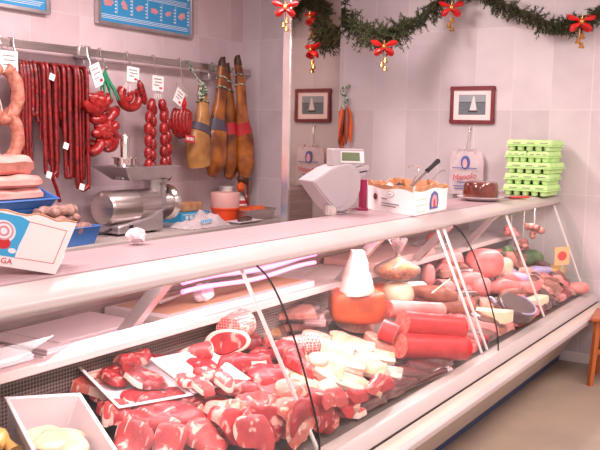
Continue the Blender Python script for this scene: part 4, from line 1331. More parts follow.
MB().add([A0+Vector((0, 0, .001)), B0+Vector((0, 0, .001)), C0+Vector((0, 0, .001)), D0+Vector((0, 0, .001)), A0+Vector((0, 0, .005)), B0+Vector((0, 0, .005)), C0+Vector((0, 0, .005)), D0+Vector((0, 0, .005))], [(3, 2, 1, 0), (4, 5, 6, 7), (0, 1, 5, 4), (1, 2, 6, 5), (2, 3, 7, 6), (3, 0, 4, 7)]).build('carton_floor', M['kraft'], t_)
# prints on the two visible faces
def face_T(P, Q, out):
    ux = (Q-P).normalized(); uz = Vector((0, 0, 1))
    o = Vector(out); o.z = 0; o.normalize()
    return frame_T(P+o*.0075, ux, uz, ux.cross(uz))
Tn = face_T(A0, B0, (A0+B0)/2-cen)
LA = (B0-A0).length
b = MB()
zs = 1 if Tn.to_3x3().col[2].dot((A0+B0)/2-cen) > 0 else -1
def pr(T, pts, mi, k=1.0):
    b.prism(pts, 0, .0012*zs*k, 'z', mi, T)
circ = lambda cx, cy, rx, ry, n=18: [(cx+rx*math.cos(2*PI*i/n), cy+ry*math.sin(2*PI*i/n)) for i in range(n)]
pr(Tn, circ(.085, .075, .020, .018), 0)
pr(Tn, circ(.24, .097, .035, .014), 1); pr(Tn, circ(.24, .097, .032, .0115), 2, 1.4)
for k, (x0_, x1_, y_) in enumerate(((.15, .21, .067), (.15, .33, .043), (.15, .30, .030))):
    pr(Tn, [(x0_, y_), (x1_, y_), (x1_, y_+.006), (x0_, y_+.006)], 1)
pr(Tn, [(.222, .094), (.258, .094), (.258, .099), (.222, .099)], 1, 1.7)
b.build('printed_marks', [M['frame'], M['greyprint'], M['card']], t_, smooth=False)
Tn = face_T(B0, C0, (B0+C0)/2-cen); b = MB()
zs = 1 if Tn.to_3x3().col[2].dot((B0+C0)/2-cen) > 0 else -1
pr(Tn, [(.25, .02), (.37, .02), (.385, .06), (.365, .10), (.31, .115), (.265, .10), (.245, .06)], 0)
pr(Tn, [(.27, .03), (.35, .03), (.358, .06), (.345, .085), (.31, .097), (.28, .085), (.265, .06)], 1, 1.4)
pr(Tn, [(.295, .03), (.325, .03), (.325, .06), (.31, .075), (.295, .06)], 2, 1.8)
for k in range(3): pr(Tn, [(.03, .02+k*.03), (.2, .02+k*.03), (.2, .023+k*.03), (.03, .023+k*.03)], 3)
b.build('printed_emblem', [M['navyprint'], M['pinkprint'], M['red'], M['cheesecut']], t_, smooth=False)
# knife and glasses lying in the carton
q = at(433, 163, Y=2.02)
t2 = thing('kitchen_knife', 'black handled knife standing up out of the torn carton', 'knife', cen)
hp = [at(438, 161, Y=2.02), at(427, 171, Y=2.02)]
MB().tube([hp[0], hp[0].lerp(hp[1], .5), hp[1]], [.016, .013, .014], 10).build('handle', M['black'], t2)
MB().tube([hp[1], hp[1].lerp(Vector((4.13, 2.02, CT+.02)), .9)], [.010, .012], 8, flat=.25).build('blade', M['polish'], t2)
t2 = thing('kitchen_tongs', 'thin steel tongs sticking out of the torn carton near the knife', 'tongs', cen)
b = MB()
b.tube(smoothpath([at(409, 167, Y=2.0), at(413, 166, Y=2.0), at(418, 172, Y=2.0), (4.12, 1.98, CT+.03)], 5), .0035, 6)
b.tube(smoothpath([at(446, 172, Y=2.0), at(443, 170, Y=2.0), at(436, 176, Y=2.0), (4.20, 1.97, CT+.03)], 5), .0035, 6)
b.build('arms', M['polish'], t2)
for k, (px_, py_, lab, m) in enumerate(((383, 174, 'crumpled white paper at the left inside the torn carton', 'paper'), (390, 173, 'dark crumpled bag inside the torn carton', 'black'))):
    c = at(px_, py_, Y=2.03)
    crumple((4.135+.05*k, 2.04-.035*k, CT+.007), .05, lab, M[m], 'crumpled_wrap', 'wrap', sq=(.6, .6, 1.3), amp=.25)
q = at(399, 221, Z=CT)
crumple((3.90, 1.79-.0, CT), .012, 'tiny scrap of white paper at the corner of the torn carton', M['paper'], 'paper_scrap', 'paper', sq=(1.6, .6, .6))

# cake like brawn on a plate
pc = Vector((5.22, 1.925, CT))
t_ = thing('plate', 'round white plate under the dark glazed brawn', 'plate', pc)
MB().lathe([(.001, 0), (.085, 0), (.105, .006), (.150, .024), (.152, .028), (.10, .013), (.001, .009)], 40, 0, Matrix.Translation(pc)).build('plate_body', M['white'], t_)
t_ = thing('glazed_brawn', 'dark red brown glazed round loaf wrapped in film on the white plate', 'loaf', pc+Vector((0, 0, .012)))
BR = MB().lathe([(.001, .0135), (.105, .0145), (.115, .03), (.112, .095), (.102, .118), (.08, .126), (.001, .128)], 36, 0, Matrix.Translation(pc)).build('loaf_body', M['cake'], t_, rough=.004).name
for k in range(5):
    a = -2.2+.5*k
    b = MB().tube([pc+Vector((.113*math.cos(a), .113*math.sin(a), .03)), pc+Vector((.112*math.cos(a+.1), .112*math.sin(a+.1), .06)), pc+Vector((.106*math.cos(a+.05), .106*math.sin(a+.05), .09))], [.001, .003, .001], 6)
    b.build('film_fold', M['film'], bpy.data.objects[BR])

# egg cartons
EX, EY = 6.09, 1.86
def egg_carton(cx, cy, z, lx, ly, a, nx, ny, label):
    t_ = thing('egg_carton', label, 'egg carton', (cx, cy, z), 'lime green egg cartons')
    T = RZ((cx, cy, z), a)
    H = .079
    b = MB()
    zl = .036
    for i in range(nx):
        for j in range(ny):
            if 0 < i < nx-1 and 0 < j < ny-1: continue
            x = -lx/2+lx*(i+.5)/nx; y = -ly/2+ly*(j+.5)/ny
            b.lathe([(lx/nx*.36, 0), (lx/nx*.41, .006), (lx/nx*.49, zl)], 12, 0, T @ Matrix.Translation((x, y, 0)))
    b.box((-lx/2-.006, -ly/2-.006, zl-.004), (lx/2+.006, ly/2+.006, zl+.004), 0, T)
    b.build('base', M['green_carton'], t_)
    b = MB()
    b.box((-lx/2-.004, -ly/2-.004, zl+.004), (lx/2+.004, ly/2+.004, H-.002), 0, T, taper=.95)
    b.build('lid', M['green_carton'], t_, bevel=.008)
    b = MB()
    for k in range(3):
        y0_ = -ly*.42+k*ly*.3
        b.box((-lx/2-.0045, y0_, zl+.016), (-lx/2+.004, y0_+ly*.18, zl+.021), 0, T)
    b.box((-lx*.3, -ly*.3, H-.003), (lx*.2, ly*.1, H-.0012), 0, T)
    b.build('printed_words', M['greyprint'], t_, smooth=False)
    return t_
labs = ['lowest egg carton of the green stack, resting on the counter', 'second egg carton from the bottom of the green stack', 'middle egg carton of the green stack',
        None, 'topmost egg carton of the green stack']
offs = [(0, 0, 0), (.01, .0, .03), (.0, -.02, -.03), None, (.0, -.012, .02)]
z = CT+.0005
for k in range(5):
    if k == 3:
        egg_carton(EX, EY+.085, z, .31, .15, .03, 6, 3, 'half size egg carton in the second layer from the top, left one of the two')
        egg_carton(EX, EY-.080, z, .31, .15, -.02, 6, 3, 'half size egg carton in the second layer from the top, right one of the two')
    else:
        egg_carton(EX+offs[k][0], EY+offs[k][1], z, .33, .32, offs[k][2], 6, 5, labs[k])
    z += .0795
# red handled knife in front of the egg cartons
t_ = thing('flat_knife', 'flat red and black knife lying in front of the egg cartons', 'knife', at(530, 200, Z=CT))
p0 = Vector((5.52, 1.83, CT+.008)); p1 = Vector((5.68, 1.76, CT+.008)); p2 = Vector((5.42, 1.90, CT+.008))
MB().tube([p0, p1], [.016, .018], 10, flat=.45).build('red_handle', M['redhandle'], t_)
MB().tube([p0, p2], [.013, .008], 8, flat=.3).build('dark_blade', M['black'], t_)

# wooden stool, mostly outside the frame
t_ = thing('wooden_stool', 'orange brown wooden stool at the right edge of the floor', 'stool', (6.02, 1.12, 0))
SZ = .47
T = RZ((5.95, 1.15, 0), .12)
for sx in (-1, 1):
    for sy in (-1, 1):
        MB().tube([(sx*.17, sy*.17, 0), (sx*.145, sy*.145, SZ-.03)], [.022, .026], 4, 0, T).build('leg', M['stool'], t_, bevel=.003)
MB().box((-.19, -.19, SZ-.03), (.19, .19, SZ), 0, T).build('seat', M['stool'], t_, bevel=.008)
b = MB()
for s in (-1, 1):
    b.box((-.15, s*.155-.01, .17), (.15, s*.155+.01, .20), 0, T); b.box((s*.155-.01, -.15, .22), (s*.155+.01, .15, .25), 0, T)
    b.box((-.14, s*.148-.01, SZ-.085), (.14, s*.148+.01, SZ-.03), 0, T); b.box((s*.148-.01, -.14, SZ-.085), (s*.148+.01, .14, SZ-.03), 0, T)
b.build('rails', M['stool'], t_, bevel=.002)
# ================================================================== food inside the display
GX0, GY0, RES = 1.0, 1.44, .0125
NX, NY = 430, 56
HM = np.zeros((NX, NY))
for j in range(NY): HM[:, j] = deck(GY0+j*RES)
gxs = GX0+np.arange(NX)*RES; gys = GY0+np.arange(NY)*RES
YMIN, YMAX = 1.50, REAR-.006

def hm(x, y, A=None):
    A = HM if A is None else A
    i = min(max((x-GX0)/RES, 0), NX-1.001); j = min(max((y-GY0)/RES, 0), NY-1.001)
    a, b = int(i), int(j); u, v = i-a, j-b
    return (A[a, b]*(1-u)+A[a+1, b]*u)*(1-v)+(A[a, b+1]*(1-u)+A[a+1, b+1]*u)*v

def blur(A, n):
    for _ in range(n):
        P = np.pad(A, 1, mode='edge')
        A = (P[:-2, 1:-1]+P[2:, 1:-1]+P[1:-1, :-2]+P[1:-1, 2:]+P[1:-1, 1:-1]*2)/6
    return A

def dil(A, n):
    for _ in range(n):
        P = np.pad(A, 1, mode='edge')
        A = np.maximum.reduce([P[:-2, 1:-1], P[2:, 1:-1], P[1:-1, :-2], P[1:-1, 2:], A])
    return A
IMR = -YAW
DTURN = .45
COUNT = [0]
DECKZ = np.array([deck(GY0+j*RES) for j in range(NY)])

def drape(px, py, h, a, b, th, t, mts, name, label, cat, group=None, wav=.18, stiff=10, edge=.35, fat=None, seed=None, bump=.006, bone=None, ridges=0, cap=None, lift=False):
    """soft flat piece that follows what lies under it; th turns it from the view's sideways direction"""
    c = D(px, py, h); seed = seed if seed is not None else int(px*31+py*7)
    rnd = random.Random(seed)
    cx, cy = c.x, c.y
    ang = IMR+th+DTURN
    ca, sa = math.cos(ang), math.sin(ang)
    ph = [rnd.uniform(0, 2*PI) for _ in range(4)]
    am = [wav*.6*rnd.uniform(.4, 1), wav*.45*rnd.uniform(.4, 1), wav*.3*rnd.random(), wav*.15]
    def R(t_): return 1+sum(am[k]*math.sin((k+2)*t_+ph[k]) for k in range(4))
    NR, NT = 9, 36
    base = np.maximum(blur(dil(HM, 2), stiff), HM)
    base = blur(base, 2)
    COUNT[0] += 1
    lim = (DECKZ+(cap if cap else .035+.0013*COUNT[0]))[None, :]
    base = np.minimum(np.maximum(base, (DECKZ+h-.018)[None, :]), lim) if lift else np.minimum(base, lim)
    rel = []
    top = []; bot = []
    for r in range(1, NR+1):
        q = r/NR
        for k in range(NT):
            tt = 2*PI*k/NT
            R_ = R(tt)*q
            lx_, ly_ = a*R_*math.cos(tt), b*R_*math.sin(tt)
            x = cx+lx_*ca-ly_*sa; y = cy+lx_*sa+ly_*ca
            yc = min(max(y, YMIN), YMAX); x = min(max(x, 1.02), 6.26)
            prof = (1-q**4)**.5 if q < 1 else 0
            z0_ = hm(x, yc, base)+.0015
            tk = t*(edge+(1-edge)*prof)*(0.12 if q == 1 else 1)
            zz = z0_+tk+(bump*mnoise.noise(Vector((x*22, yc*22, seed)))*prof)
            if ridges: zz += ridges*abs(math.sin(lx_*70))*prof
            top.append((x, yc, zz)); bot.append((x, yc, z0_))
    vs = [(cx, min(max(cy, YMIN), YMAX), hm(cx, min(max(cy, YMIN), YMAX), base)+t+.0015)]+top
    n1 = len(vs)
    vs += [(cx, min(max(cy, YMIN), YMAX), hm(cx, min(max(cy, YMIN), YMAX), base)+.0015)]+bot
    fs = []; mi = []
    def fatf(k): return fat and ((k/NT-fat[0]) % 1.0) < fat[1]*.65
    for k in range(NT):
        k2 = (k+1) % NT
        fs.append((0, 1+k, 1+k2)); mi.append(0); fs.append((n1, n1+1+k2, n1+1+k)); mi.append(0)
        for r in range(NR-1):
            o1 = 1+r*NT; o2 = o1+NT
            m_ = 1 if (fatf(k) and r >= NR-1-(fat[2] if len(fat) > 2 else 1)) else 0
            fs.append((o1+k, o2+k, o2+k2, o1+k2)); mi.append(m_)
            fs.append((n1+o1+k2, n1+o2+k2, n1+o2+k, n1+o1+k)); mi.append(m_)
        o = 1+(NR-1)*NT
        fs.append((o+k, n1+o+k, n1+o+k2, o+k2)); mi.append(1 if fatf(k) else 0)
    ob = MB().add(vs, fs, mi).build(name, mts if len(mts) > 1 else [mts[0], mts[0]])
    tag(ob, label, cat, group)
    if bone:
        for (bu, bv, br) in bone:
            x = cx+bu*a*ca-bv*b*sa; y = cy+bu*a*sa+bv*b*ca
            z_ = hm(x, y, base)+t
            m_ = MB().lathe([(br, -.01), (br, .004), (br*.6, .006), (br*.5, .001), (.0005, .0)], 14, 0, Matrix.Translation((x, y, z_)))
            m_.build('bone', M['bone'], ob)
    # raise the height field
    ex = max(a, b)*1.5
    i0, i1 = max(0, int((cx-ex-GX0)/RES)), min(NX-1, int((cx+ex-GX0)/RES)+1)
    for i in range(i0, i1+1):
        for j in range(NY):
            dx, dy = gxs[i]-cx, gys[j]-cy
            lx_ = (dx*ca+dy*sa)/a; ly_ = (-dx*sa+dy*ca)/b
            q = math.hypot(lx_, ly_)
            if q > 1.6: continue
            q /= R(math.atan2(ly_, lx_))
            if q <= 1.06:
                prof = (1-min(q, 1)**4)**.5
                HM[i, j] = max(HM[i, j], base[i, j]+.0015+t*(edge+(1-edge)*prof)+bump*.5*prof+ridges*prof)
    return ob

def rest(cx, cy, rx, ry, pct=100):
    i0, i1 = int((cx-rx-GX0)/RES), int((cx+rx-GX0)/RES)+1
    j0, j1 = max(0, int((cy-ry-GY0)/RES)), min(NY, int((cy+ry-GY0)/RES)+1)
    return float(np.percentile(HM[max(0, i0):i1+1, j0:j1+1], pct))

def raise_box(cx, cy, rx, ry, z):
    i0, i1 = max(0, int((cx-rx-GX0)/RES)), int((cx+rx-GX0)/RES)+1
    j0, j1 = max(0, int((cy-ry-GY0)/RES)), min(NY, int((cy+ry-GY0)/RES)+1)
    if j1 > j0: HM[i0:i1+1, j0:j1] = np.maximum(HM[i0:i1+1, j0:j1], z)
SL = math.atan(DK)

def tilt_T(cx, cy, off, a):
    """frame lying on the sloping deck"""
    return Matrix.Translation((cx, cy, deck(cy)+off)) @ Matrix.Rotation(SL, 4, 'X') @ Matrix.Rotation(a, 4, 'Z')

def deck_tray(px, py, h, lx, ly, H, a, m, name, label, off=0.0, flare=.02, wall=.006, rim=.008, fillh=.01, group=None, cat='tray'):
    c = D(px, py, h)
    T = tilt_T(c.x, c.y, off+.002, a)
    b, _ = tray_mb(0, 0, 0, lx, ly, H, 0, wall=wall, flare=flare, rim=rim)
    b.v = [T @ v for v in b.v]
    o = tag(b.build(name, m, bevel=.003), label, cat, group)
    Ti = T.inverted()
    for i in range(NX):
        if abs(gxs[i]-c.x) > lx+ly: continue
        for j in range(NY):
            p = Ti @ Vector((gxs[i], gys[j], deck(gys[j])+off))
            if abs(p.x) < lx/2+rim and abs(p.y) < ly/2+rim:
                inside = abs(p.x) < lx/2-flare-wall and abs(p.y) < ly/2-flare-wall
                HM[i, j] = max(HM[i, j], deck(gys[j])+off+(fillh if inside else H+.004))
    return c, T

MEAT = [M['meat'], M['fat']]; PORK = [M['meat2'], M['fat']]; DARK = [M['meat3'], M['fat']]; VEAL = [M['veal'], M['fat']]
# --- left white tub of chicken
c = Vector((1.668, 1.885, 0))
T = Matrix.Translation((1.635, 1.85, deck(1.85)+.012)) @ Matrix.Rotation(SL, 4, 'X') @ Matrix.Rotation(-.38, 4, 'Z')
b, _ = tray_mb(0, 0, 0, .225, .42, .115, 0, wall=.008, flare=.022, rim=.008)
b.v = [T @ v for v in b.v]
tag(b.build('white_tub', M['foam'], bevel=.004), 'deep white plastic tub of pale chicken fillets in the lower left corner', 'tub')
TT_ = T
names = ['pale chicken fillet nearest the rear of the white tub', 'broad pale chicken fillet at the right in the white tub', 'pale chicken fillet in the middle of the white tub', 'chicken fillet at the left wall of the white tub', 'chicken fillet in front in the white tub', 'lower right chicken fillet in the white tub']
for k, (u, v, a) in enumerate(((-.02, .09, .3), (.03, .055, -.2), (-.015, .02, .5), (-.03, -.03, .2), (.02, -.06, -.3), (.035, -.01, .9))):
    bb = MB().ball((0, 0, 0), 1, 18, sq=(.062, .046, .013))
    TL = T @ Matrix.Translation((u, v+.02, .040+.014*(k % 3)*1.0)) @ Matrix.Rotation(a, 4, 'Z')
    bb.v = [TL @ Vector((p.x*(1+.3*p.y/.034), p.y, p.z)) for p in bb.v]
    tag(bb.build('chicken_fillet', M['chicken'], rough=.003, rfreq=30), names[k], 'chicken', 'chicken fillets in the tub')
raise_box(1.60, 1.885, .12, .17, .77)

# --- foam tray of dark beef
c1, T1 = deck_tray(126, 381, .085, .29, .36, .032, -.22, M['foam'], 'foam_tray', 'pink lit white foam tray with dark red ribbed beef, left of the steaks', off=.085)
# --- second foam tray with shin slices
c2, T2 = deck_tray(199, 384, .07, .27, .23, .028, -.12, M['foam'], 'foam_tray', 'white foam tray with round slices of bone-in shin', off=.10)
# base layers hidden under the show pieces, still seen at the edges
base = [
 (95, 398, .0, .055, .03, .3, .03, PORK, 'pale pink trimming between the white tub and the foam tray, rear one'),
 (104, 410, .0, .05, .03, -.3, .03, PORK, 'pale pink trimming between the white tub and the foam tray, middle one'),
 (112, 424, .0, .05, .04, .2, .03, PORK, 'pale pink trimming between the white tub and the foam tray, front one'),
 (170, 366, .02, .12, .06, .2, .04, [M['liver'], M['liver']], 'dark red liver lying against the perforated panel'),
 (160, 425, .0, .10, .08, .0, .04, MEAT, 'red steak low in the pile in front of the foam trays'),
 (215, 430, .0, .12, .09, .3, .05, MEAT, 'large red steak at the bottom of the middle pile'),
 (255, 400, .0, .12, .09, .6, .05, DARK, 'dark red cut at the bottom of the right pile'),
 (270, 370, .0, .12, .08, .4, .06, DARK, 'dark red cut under the long beef slab'),
 (285, 430, .0, .10, .08, .4, .04, VEAL, 'pale cut at the bottom behind the front ledge'),
 (240, 345, .0, .10, .07, .0, .05, DARK, 'dark cut under the rib loin at the rear'),
]
for (px, py, h, a, b_, th, t, mt, lab) in base:
    drape(px, py, h, a, b_, th, t, mt, 'meat_cut', lab, 'meat')
rnd = random.Random(99)
for k in range(26):
    px = rnd.uniform(105, 345); lo_ = 452 if px < 300 else 452-(px-300)*1.0
    py = rnd.uniform(348+max(0, 200-px)*.4, min(lo_, 450))
    mt = (MEAT, PORK, DARK, MEAT, VEAL)[k % 5]
    drape(px, py, .02, rnd.uniform(.08, .12), rnd.uniform(.06, .085), rnd.uniform(-.4, .7), rnd.uniform(.025, .04), mt, 'meat_cut', 'red or pink meat cut lying underneath the top pieces of the heap', 'meat', 'lower cuts in the meat heap', fat=(rnd.random(), .35))
show = [
 (118, 380, .10, .08, .05, .55, .022, DARK, 'dark red ribbed beef cut lying across the foam tray', (.1, .3), .006),
 (143, 386, .10, .085, .060, -.3, .022, DARK, 'second dark red beef cut in the foam tray, in front', (.6, .2), .004),
 (132, 368, .10, .085, .04, .45, .03, DARK, 'rearmost long dark beef cut on the foam tray', (.0, .2), .006),
 (140, 410, .05, .075, .045, .3, .018, MEAT, 'red steak spilling over the front of the foam tray', (.5, .3), 0),
 (165, 408, .06, .070, .05, -.2, .016, PORK, 'pink slice with white edge in front of the foam trays', (.1, .35), 0),
 (118, 428, .03, .055, .045, .7, .018, PORK, 'pink slice beside the white tub near the front', (.3, .3), 0),
 (150, 432, .05, .075, .05, .1, .018, MEAT, 'broad red steak with white rim near the bottom edge, left', (.45, .4), 0),
 (183, 425, .06, .085, .055, -.3, .018, MEAT, 'broad red steak overlapping its left neighbour at the bottom', (.0, .3), 0),
 (205, 440, .06, .075, .05, .2, .018, PORK, 'pink steak with a white rim at the bottom edge', (.0, .5), 0),
 (170, 447, .05, .07, .04, .3, .018, PORK, 'lowest pink steak at the bottom edge of the picture', (.2, .5), 0),
 (132, 446, .04, .06, .045, -.2, .018, PORK, 'pink slice at the bottom left beside the tub', (.2, .3), 0),
 (246, 366, .10, .12, .045, .25, .05, MEAT, 'long smooth red beef slab lying below the rib loin', (.75, .15), 0),
 (266, 384, .08, .10, .06, .45, .04, MEAT, 'red beef slab in the centre beside the shin tray', (.1, .25), 0),
 (298, 372, .07, .07, .06, .5, .045, MEAT, 'bright red beef lump just left of the black glass joint', (.2, .15), 0),
 (288, 358, .08, .08, .05, .3, .04, DARK, 'dark red lump behind the bright red one near the glass joint', None, 0),
 (238, 397, .08, .085, .045, .1, .03, MEAT, 'red strip with white fat band in front of the shin tray', (.05, .45), 0),
 (256, 411, .09, .085, .045, -.1, .045, PORK, 'striped pink loin piece in the centre foreground', (.0, .25), .008),
 (290, 402, .07, .08, .05, .5, .035, VEAL, 'cream and pink pork piece beside the white support rod', (.0, .5), 0),
 (226, 416, .09, .085, .04, .3, .03, VEAL, 'long pale pink cut with white edge in the foreground', (.4, .5), 0),
 (232, 432, .07, .085, .045, -.2, .03, MEAT, 'red cut in front of the pale pink one', (.1, .4), 0),
 (262, 432, .06, .09, .04, .2, .03, MEAT, 'dark pink cut low in the centre foreground', (.5, .4), 0),
 (288, 424, .06, .07, .04, .5, .03, VEAL, 'pale fatty cut at the foot of the white support rod', (.0, .6), 0),
 (254, 444, .05, .08, .04, .1, .025, PORK, 'pink cut at the bottom edge left of the support rod', (.3, .4), 0),
 (318, 425, .04, .09, .035, .55, .035, MEAT, 'red chop with white fat behind the front ledge', (.0, .45), 0),
 (345, 412, .04, .075, .03, .5, .035, MEAT, 'red chop farther along the front ledge', (.1, .4), 0),
 (365, 400, .04, .06, .025, .45, .03, DARK, 'small red chop next to the dark wrapped tray', (.1, .3), 0),
 (300, 440, .04, .07, .03, .5, .03, VEAL, 'pale veined cut at the bottom behind the ledge', (.0, .5), 0),
]
for (px, py, h, a, b_, th, t, mt, lab, ft, rg) in show:
    drape(px, py, h, a, b_, th, t, mt, 'steak', lab, 'meat', fat=ft, ridges=rg, lift=True, cap=.135 if 'foam tray' in lab and mt is DARK else None)
# shin slices in the tray
for k, (px, py, r, lab) in enumerate(((188, 386, .042, 'leftmost round shin slice with marrow bone on the white foam tray'), (203, 393, .040, 'front round shin slice on the white foam tray'), (214, 378, .042, 'rear shin slice standing up on the white foam tray'), (224, 389, .042, 'rightmost shin slice on the white foam tray'), (203, 381, .038, 'middle shin slice on the white foam tray'))):
    drape(px, py, .125, r, r*.95, k*1.1, .022, PORK, 'shin_slice', lab, 'meat', 'shin slices', fat=(.0, .8), bone=[(.1, .1, .010)], cap=.15)

def rigid_tube(P, rad, name, label, cat, m, mend=None, n=20, flat=1.0, group=None, rough=0, part='cut_face'):
    """solid roll of meat lying between world points"""
    t0 = thing(name, label, cat, P[0], group) if mend else None
    path = smoothpath(P, 5) if len(P) > 2 else [Vector(P[0]).lerp(Vector(P[1]), s/8) for s in range(9)]
    L = len(path)
    rs = rad if isinstance(rad, list) else [rad]*L
    if len(rs) != L:
        rs = [rs[min(int(i/(L-1)*(len(rs)-1)), len(rs)-2)]*(1-(i/(L-1)*(len(rs)-1) % 1 if i < L-1 else 1))+rs[min(int(i/(L-1)*(len(rs)-1))+1, len(rs)-1)]*((i/(L-1)*(len(rs)-1)) % 1 if i < L-1 else 1) for i in range(L)]
    o = MB().tube(path, rs, n, flat=flat).build('body' if t0 else name, m, t0, rough=rough)
    if t0:
        for e, s in ((path[0], -1), (path[-1], 1)):
            d = (path[1]-path[0]).normalized()*-1 if s < 0 else (path[-1]-path[-2]).normalized()
            r = rs[0] if s < 0 else rs[-1]
            MB().tube([e+d*.0005, e+d*.004], r*.96, n, flat=flat).build(part, mend, t0)
    else:
        tag(o, label, cat, group)
    for p, r in zip(path, rs): raise_box(p.x, p.y, r*.8, r*.8, p.z+r*.9)
    return t0 or o
def lay(px, py, h, r, px2, py2, h2):
    """two floor points -> axis points resting at radius r"""
    a = D(px, py, h); b = D(px2, py2, h2)
    return a, b
# lamb shank, rib loin, netted roasts
a = D(178, 358, .10); b = D(207, 352, .12)
rigid_tube([a, a.lerp(b, .5)+Vector((0, 0, .01)), b], [.018, .024, .045], 'lamb_shank', 'lamb leg end with bare bone tip left of the rib loin', 'meat', M['meat2'], M['fat'], rough=.004)
a = D(222, 353, .14); b = D(240, 338, .15)
c = D(226, 346, .13)
n_ = Vector((-.80, -.60, .25)).normalized()
t_ = thing('rib_loin', 'large rib loin with round red cut face and white fat rim at the rear', 'meat', c)
ux = Vector((.6, -.8, 0)).normalized(); uy = n_.cross(ux)*-1
T = frame_T(c+Vector((0, 0, .01)), ux, uy if uy.z > 0 else -uy, None)
zz = T.to_3x3().col[2]; s = 1 if Vector(zz).dot(n_) > 0 else -1
def loin(sx, sy, z0, z1, m, nm, off=(0, 0)):
    pts = []
    for k in range(28):
        q = 2*PI*k/28
        r = 1+.12*math.sin(2*q+.6)+.06*math.sin(3*q+1)
        pts.append((off[0]+sx*r*math.cos(q), off[1]+sy*r*math.sin(q)))
    return MB().prism(pts, z0*s, z1*s, 'z', 0, T).build(nm, m, t_, bevel=.006)
loin(.085, .062, -.16, .0, M['fat'], 'fat_cover')
loin(.068, .048, -.15, .004, M['meat'], 'eye_of_meat', (.004, .002))
b_ = MB()
for k in range(3):
    p0 = T @ Vector((-.06, -.06+.012*k, -.0*s)); p1 = T @ Vector((-.13+.015*k, -.085, .02*s))
    b_.tube([p0, p0.lerp(p1, .5), p1], [.012, .009, .007], 8)
b_.build('rib_bones', M['bone'], t_)
raise_box(c.x+.05, c.y+.02, .09, .06, c.z+.04)
q = D(232, 334, .14)
rigid_tube([q+Vector((-.02, 0, .015)), q+Vector((.10, .02, .025))], [.06, .062], 'netted_roast', 'rolled roast in white netting standing behind the rib loin', 'meat', M['netmeat'], M['netmeat'], part='end_face')
q = D(291, 348, .09)
rigid_tube([q+Vector((-.02, .02, 0)), q+Vector((.10, -.06, .01))], [.045, .048], 'netted_roast', 'rolled roast in white netting beside the black glass joint', 'meat', M['netmeat'], M['netmeat'], part='end_face')

# crowded lower layer in the right half of the case
FILL = [('film_pack', 'cookham', 'film wrapped pack of pink ham low in the crowded right half of the case'), ('film_pack', 'blackmeat', 'film wrapped pack of dark meat low in the crowded right half of the case'),
        ('cured_cut', 'drysaus', 'brown cured cut low in the crowded right half of the case'), ('film_pack', 'pinkpack', 'film wrapped pack of pale slices low in the crowded right half of the case'),
        ('film_pack', 'meat3', 'film wrapped pack of red meat low in the crowded right half of the case'), ('film_pack', 'mortadella', 'film wrapped rosy pack low in the crowded right half of the case')]
for k in range(54):
    X = 3.05+3.15*(k+rnd.random())/54; Y = rnd.uniform(1.56, 2.05)
    if X < 3.65 or X < 4.0 and Y < 1.8: continue
    pp = np.array([X, Y, deck(Y)+.0]) - EYE
    q = (pp @ RIGHT)/(pp @ FWD)*F+300, (pp @ DOWN)/(pp @ FWD)*F+225
    nm, mk, lb = FILL[rnd.randrange(6)]
    drape(q[0], q[1], 0, rnd.uniform(.10, .15), rnd.uniform(.07, .10), rnd.uniform(-.6, .8), rnd.uniform(.03, .045), [M[mk], M[mk]], nm, lb, 'meat', 'lower layer in the right half: '+mk.strip('0123456789').replace('meat', 'red meat' if mk == 'meat3' else 'dark meat' if mk == 'blackmeat' else 'meat'), wav=.10, edge=.6, cap=.02+.0012*k)
for k in range(21):
    X = 2.95+3.2*k/21; Y = 1.545
    pp = np.array([X, Y, deck(Y)+.0]) - EYE
    q = (pp @ RIGHT)/(pp @ FWD)*F+300, (pp @ DOWN)/(pp @ FWD)*F+225
    nm, mk, lb = FILL[(0, 4, 1, 2, 5, 4, 3)[k % 7] if X > 3.75 else 1]
    drape(q[0], q[1], 0, rnd.uniform(.11, .15), rnd.uniform(.045, .06), .3+rnd.uniform(-.1, .1), .035, [M[mk], M[mk]], nm, lb, 'meat', 'lower layer in the right half: '+mk.strip('0123456789').replace('meat', 'red meat' if mk == 'meat3' else 'dark meat' if mk == 'blackmeat' else 'meat'), wav=.10, edge=.6, cap=.02)
# clear packs at the rear
def pack(px, py, h, lx, ly, H, a, mfill, label, group='clear packs at the rear', off=0.0, X=None, Z=None):
    c = D(px, py, h)
    if X: c = Vector((X[0], X[1], 0))
    z = (Z if Z is not None else min(rest(c.x, c.y, lx*.35, ly*.35, 80)+.002, deck(c.y)+h))
    t_ = thing('clear_pack', label, 'pack', (c.x, c.y, z), group)
    T = RZ((c.x, c.y, z), a, 0, SL*.6 if Z is None else 0)
    b, _ = tray_mb(0, 0, 0, lx, ly, H, 0, wall=.004, flare=.012, rim=.006); b.v = [T @ v for v in b.v]
    b.build('pack_tray', M['film'], t_)
    MB().box((-lx/2+.02, -ly/2+.02, .006), (lx/2-.02, ly/2-.02, H*.9), 0, T).build('pack_filling', mfill, t_, bevel=.006, rough=.003)
    MB().box((-lx/2, -ly/2, H+.0005), (lx/2, ly/2, H+.0015), 0, T).build('pack_film', M['film'], t_)
    raise_box(c.x, c.y, lx*.45, ly*.45, z+H+.01)
    return t_
pack(262, 327, .03, .20, .15, .03, IMR+.2, M['yellowpack'], 'flat clear pack with yellow filling left of the black glass joint')
pack(290, 318, .06, .24, .15, .045, IMR+.25, M['pinkpack'], 'lowest clear pack of pale pink slices behind the glass joint')
pack(293, 311, .10, .24, .15, .045, IMR+.2, M['pinkpack'], 'upper clear pack of pale pink slices behind the glass joint')
pack(312, 300, .10, .24, .14, .045, IMR+.15, M['pinkpack'], 'clear pack of pale slices at the rear left of the orange pork block')
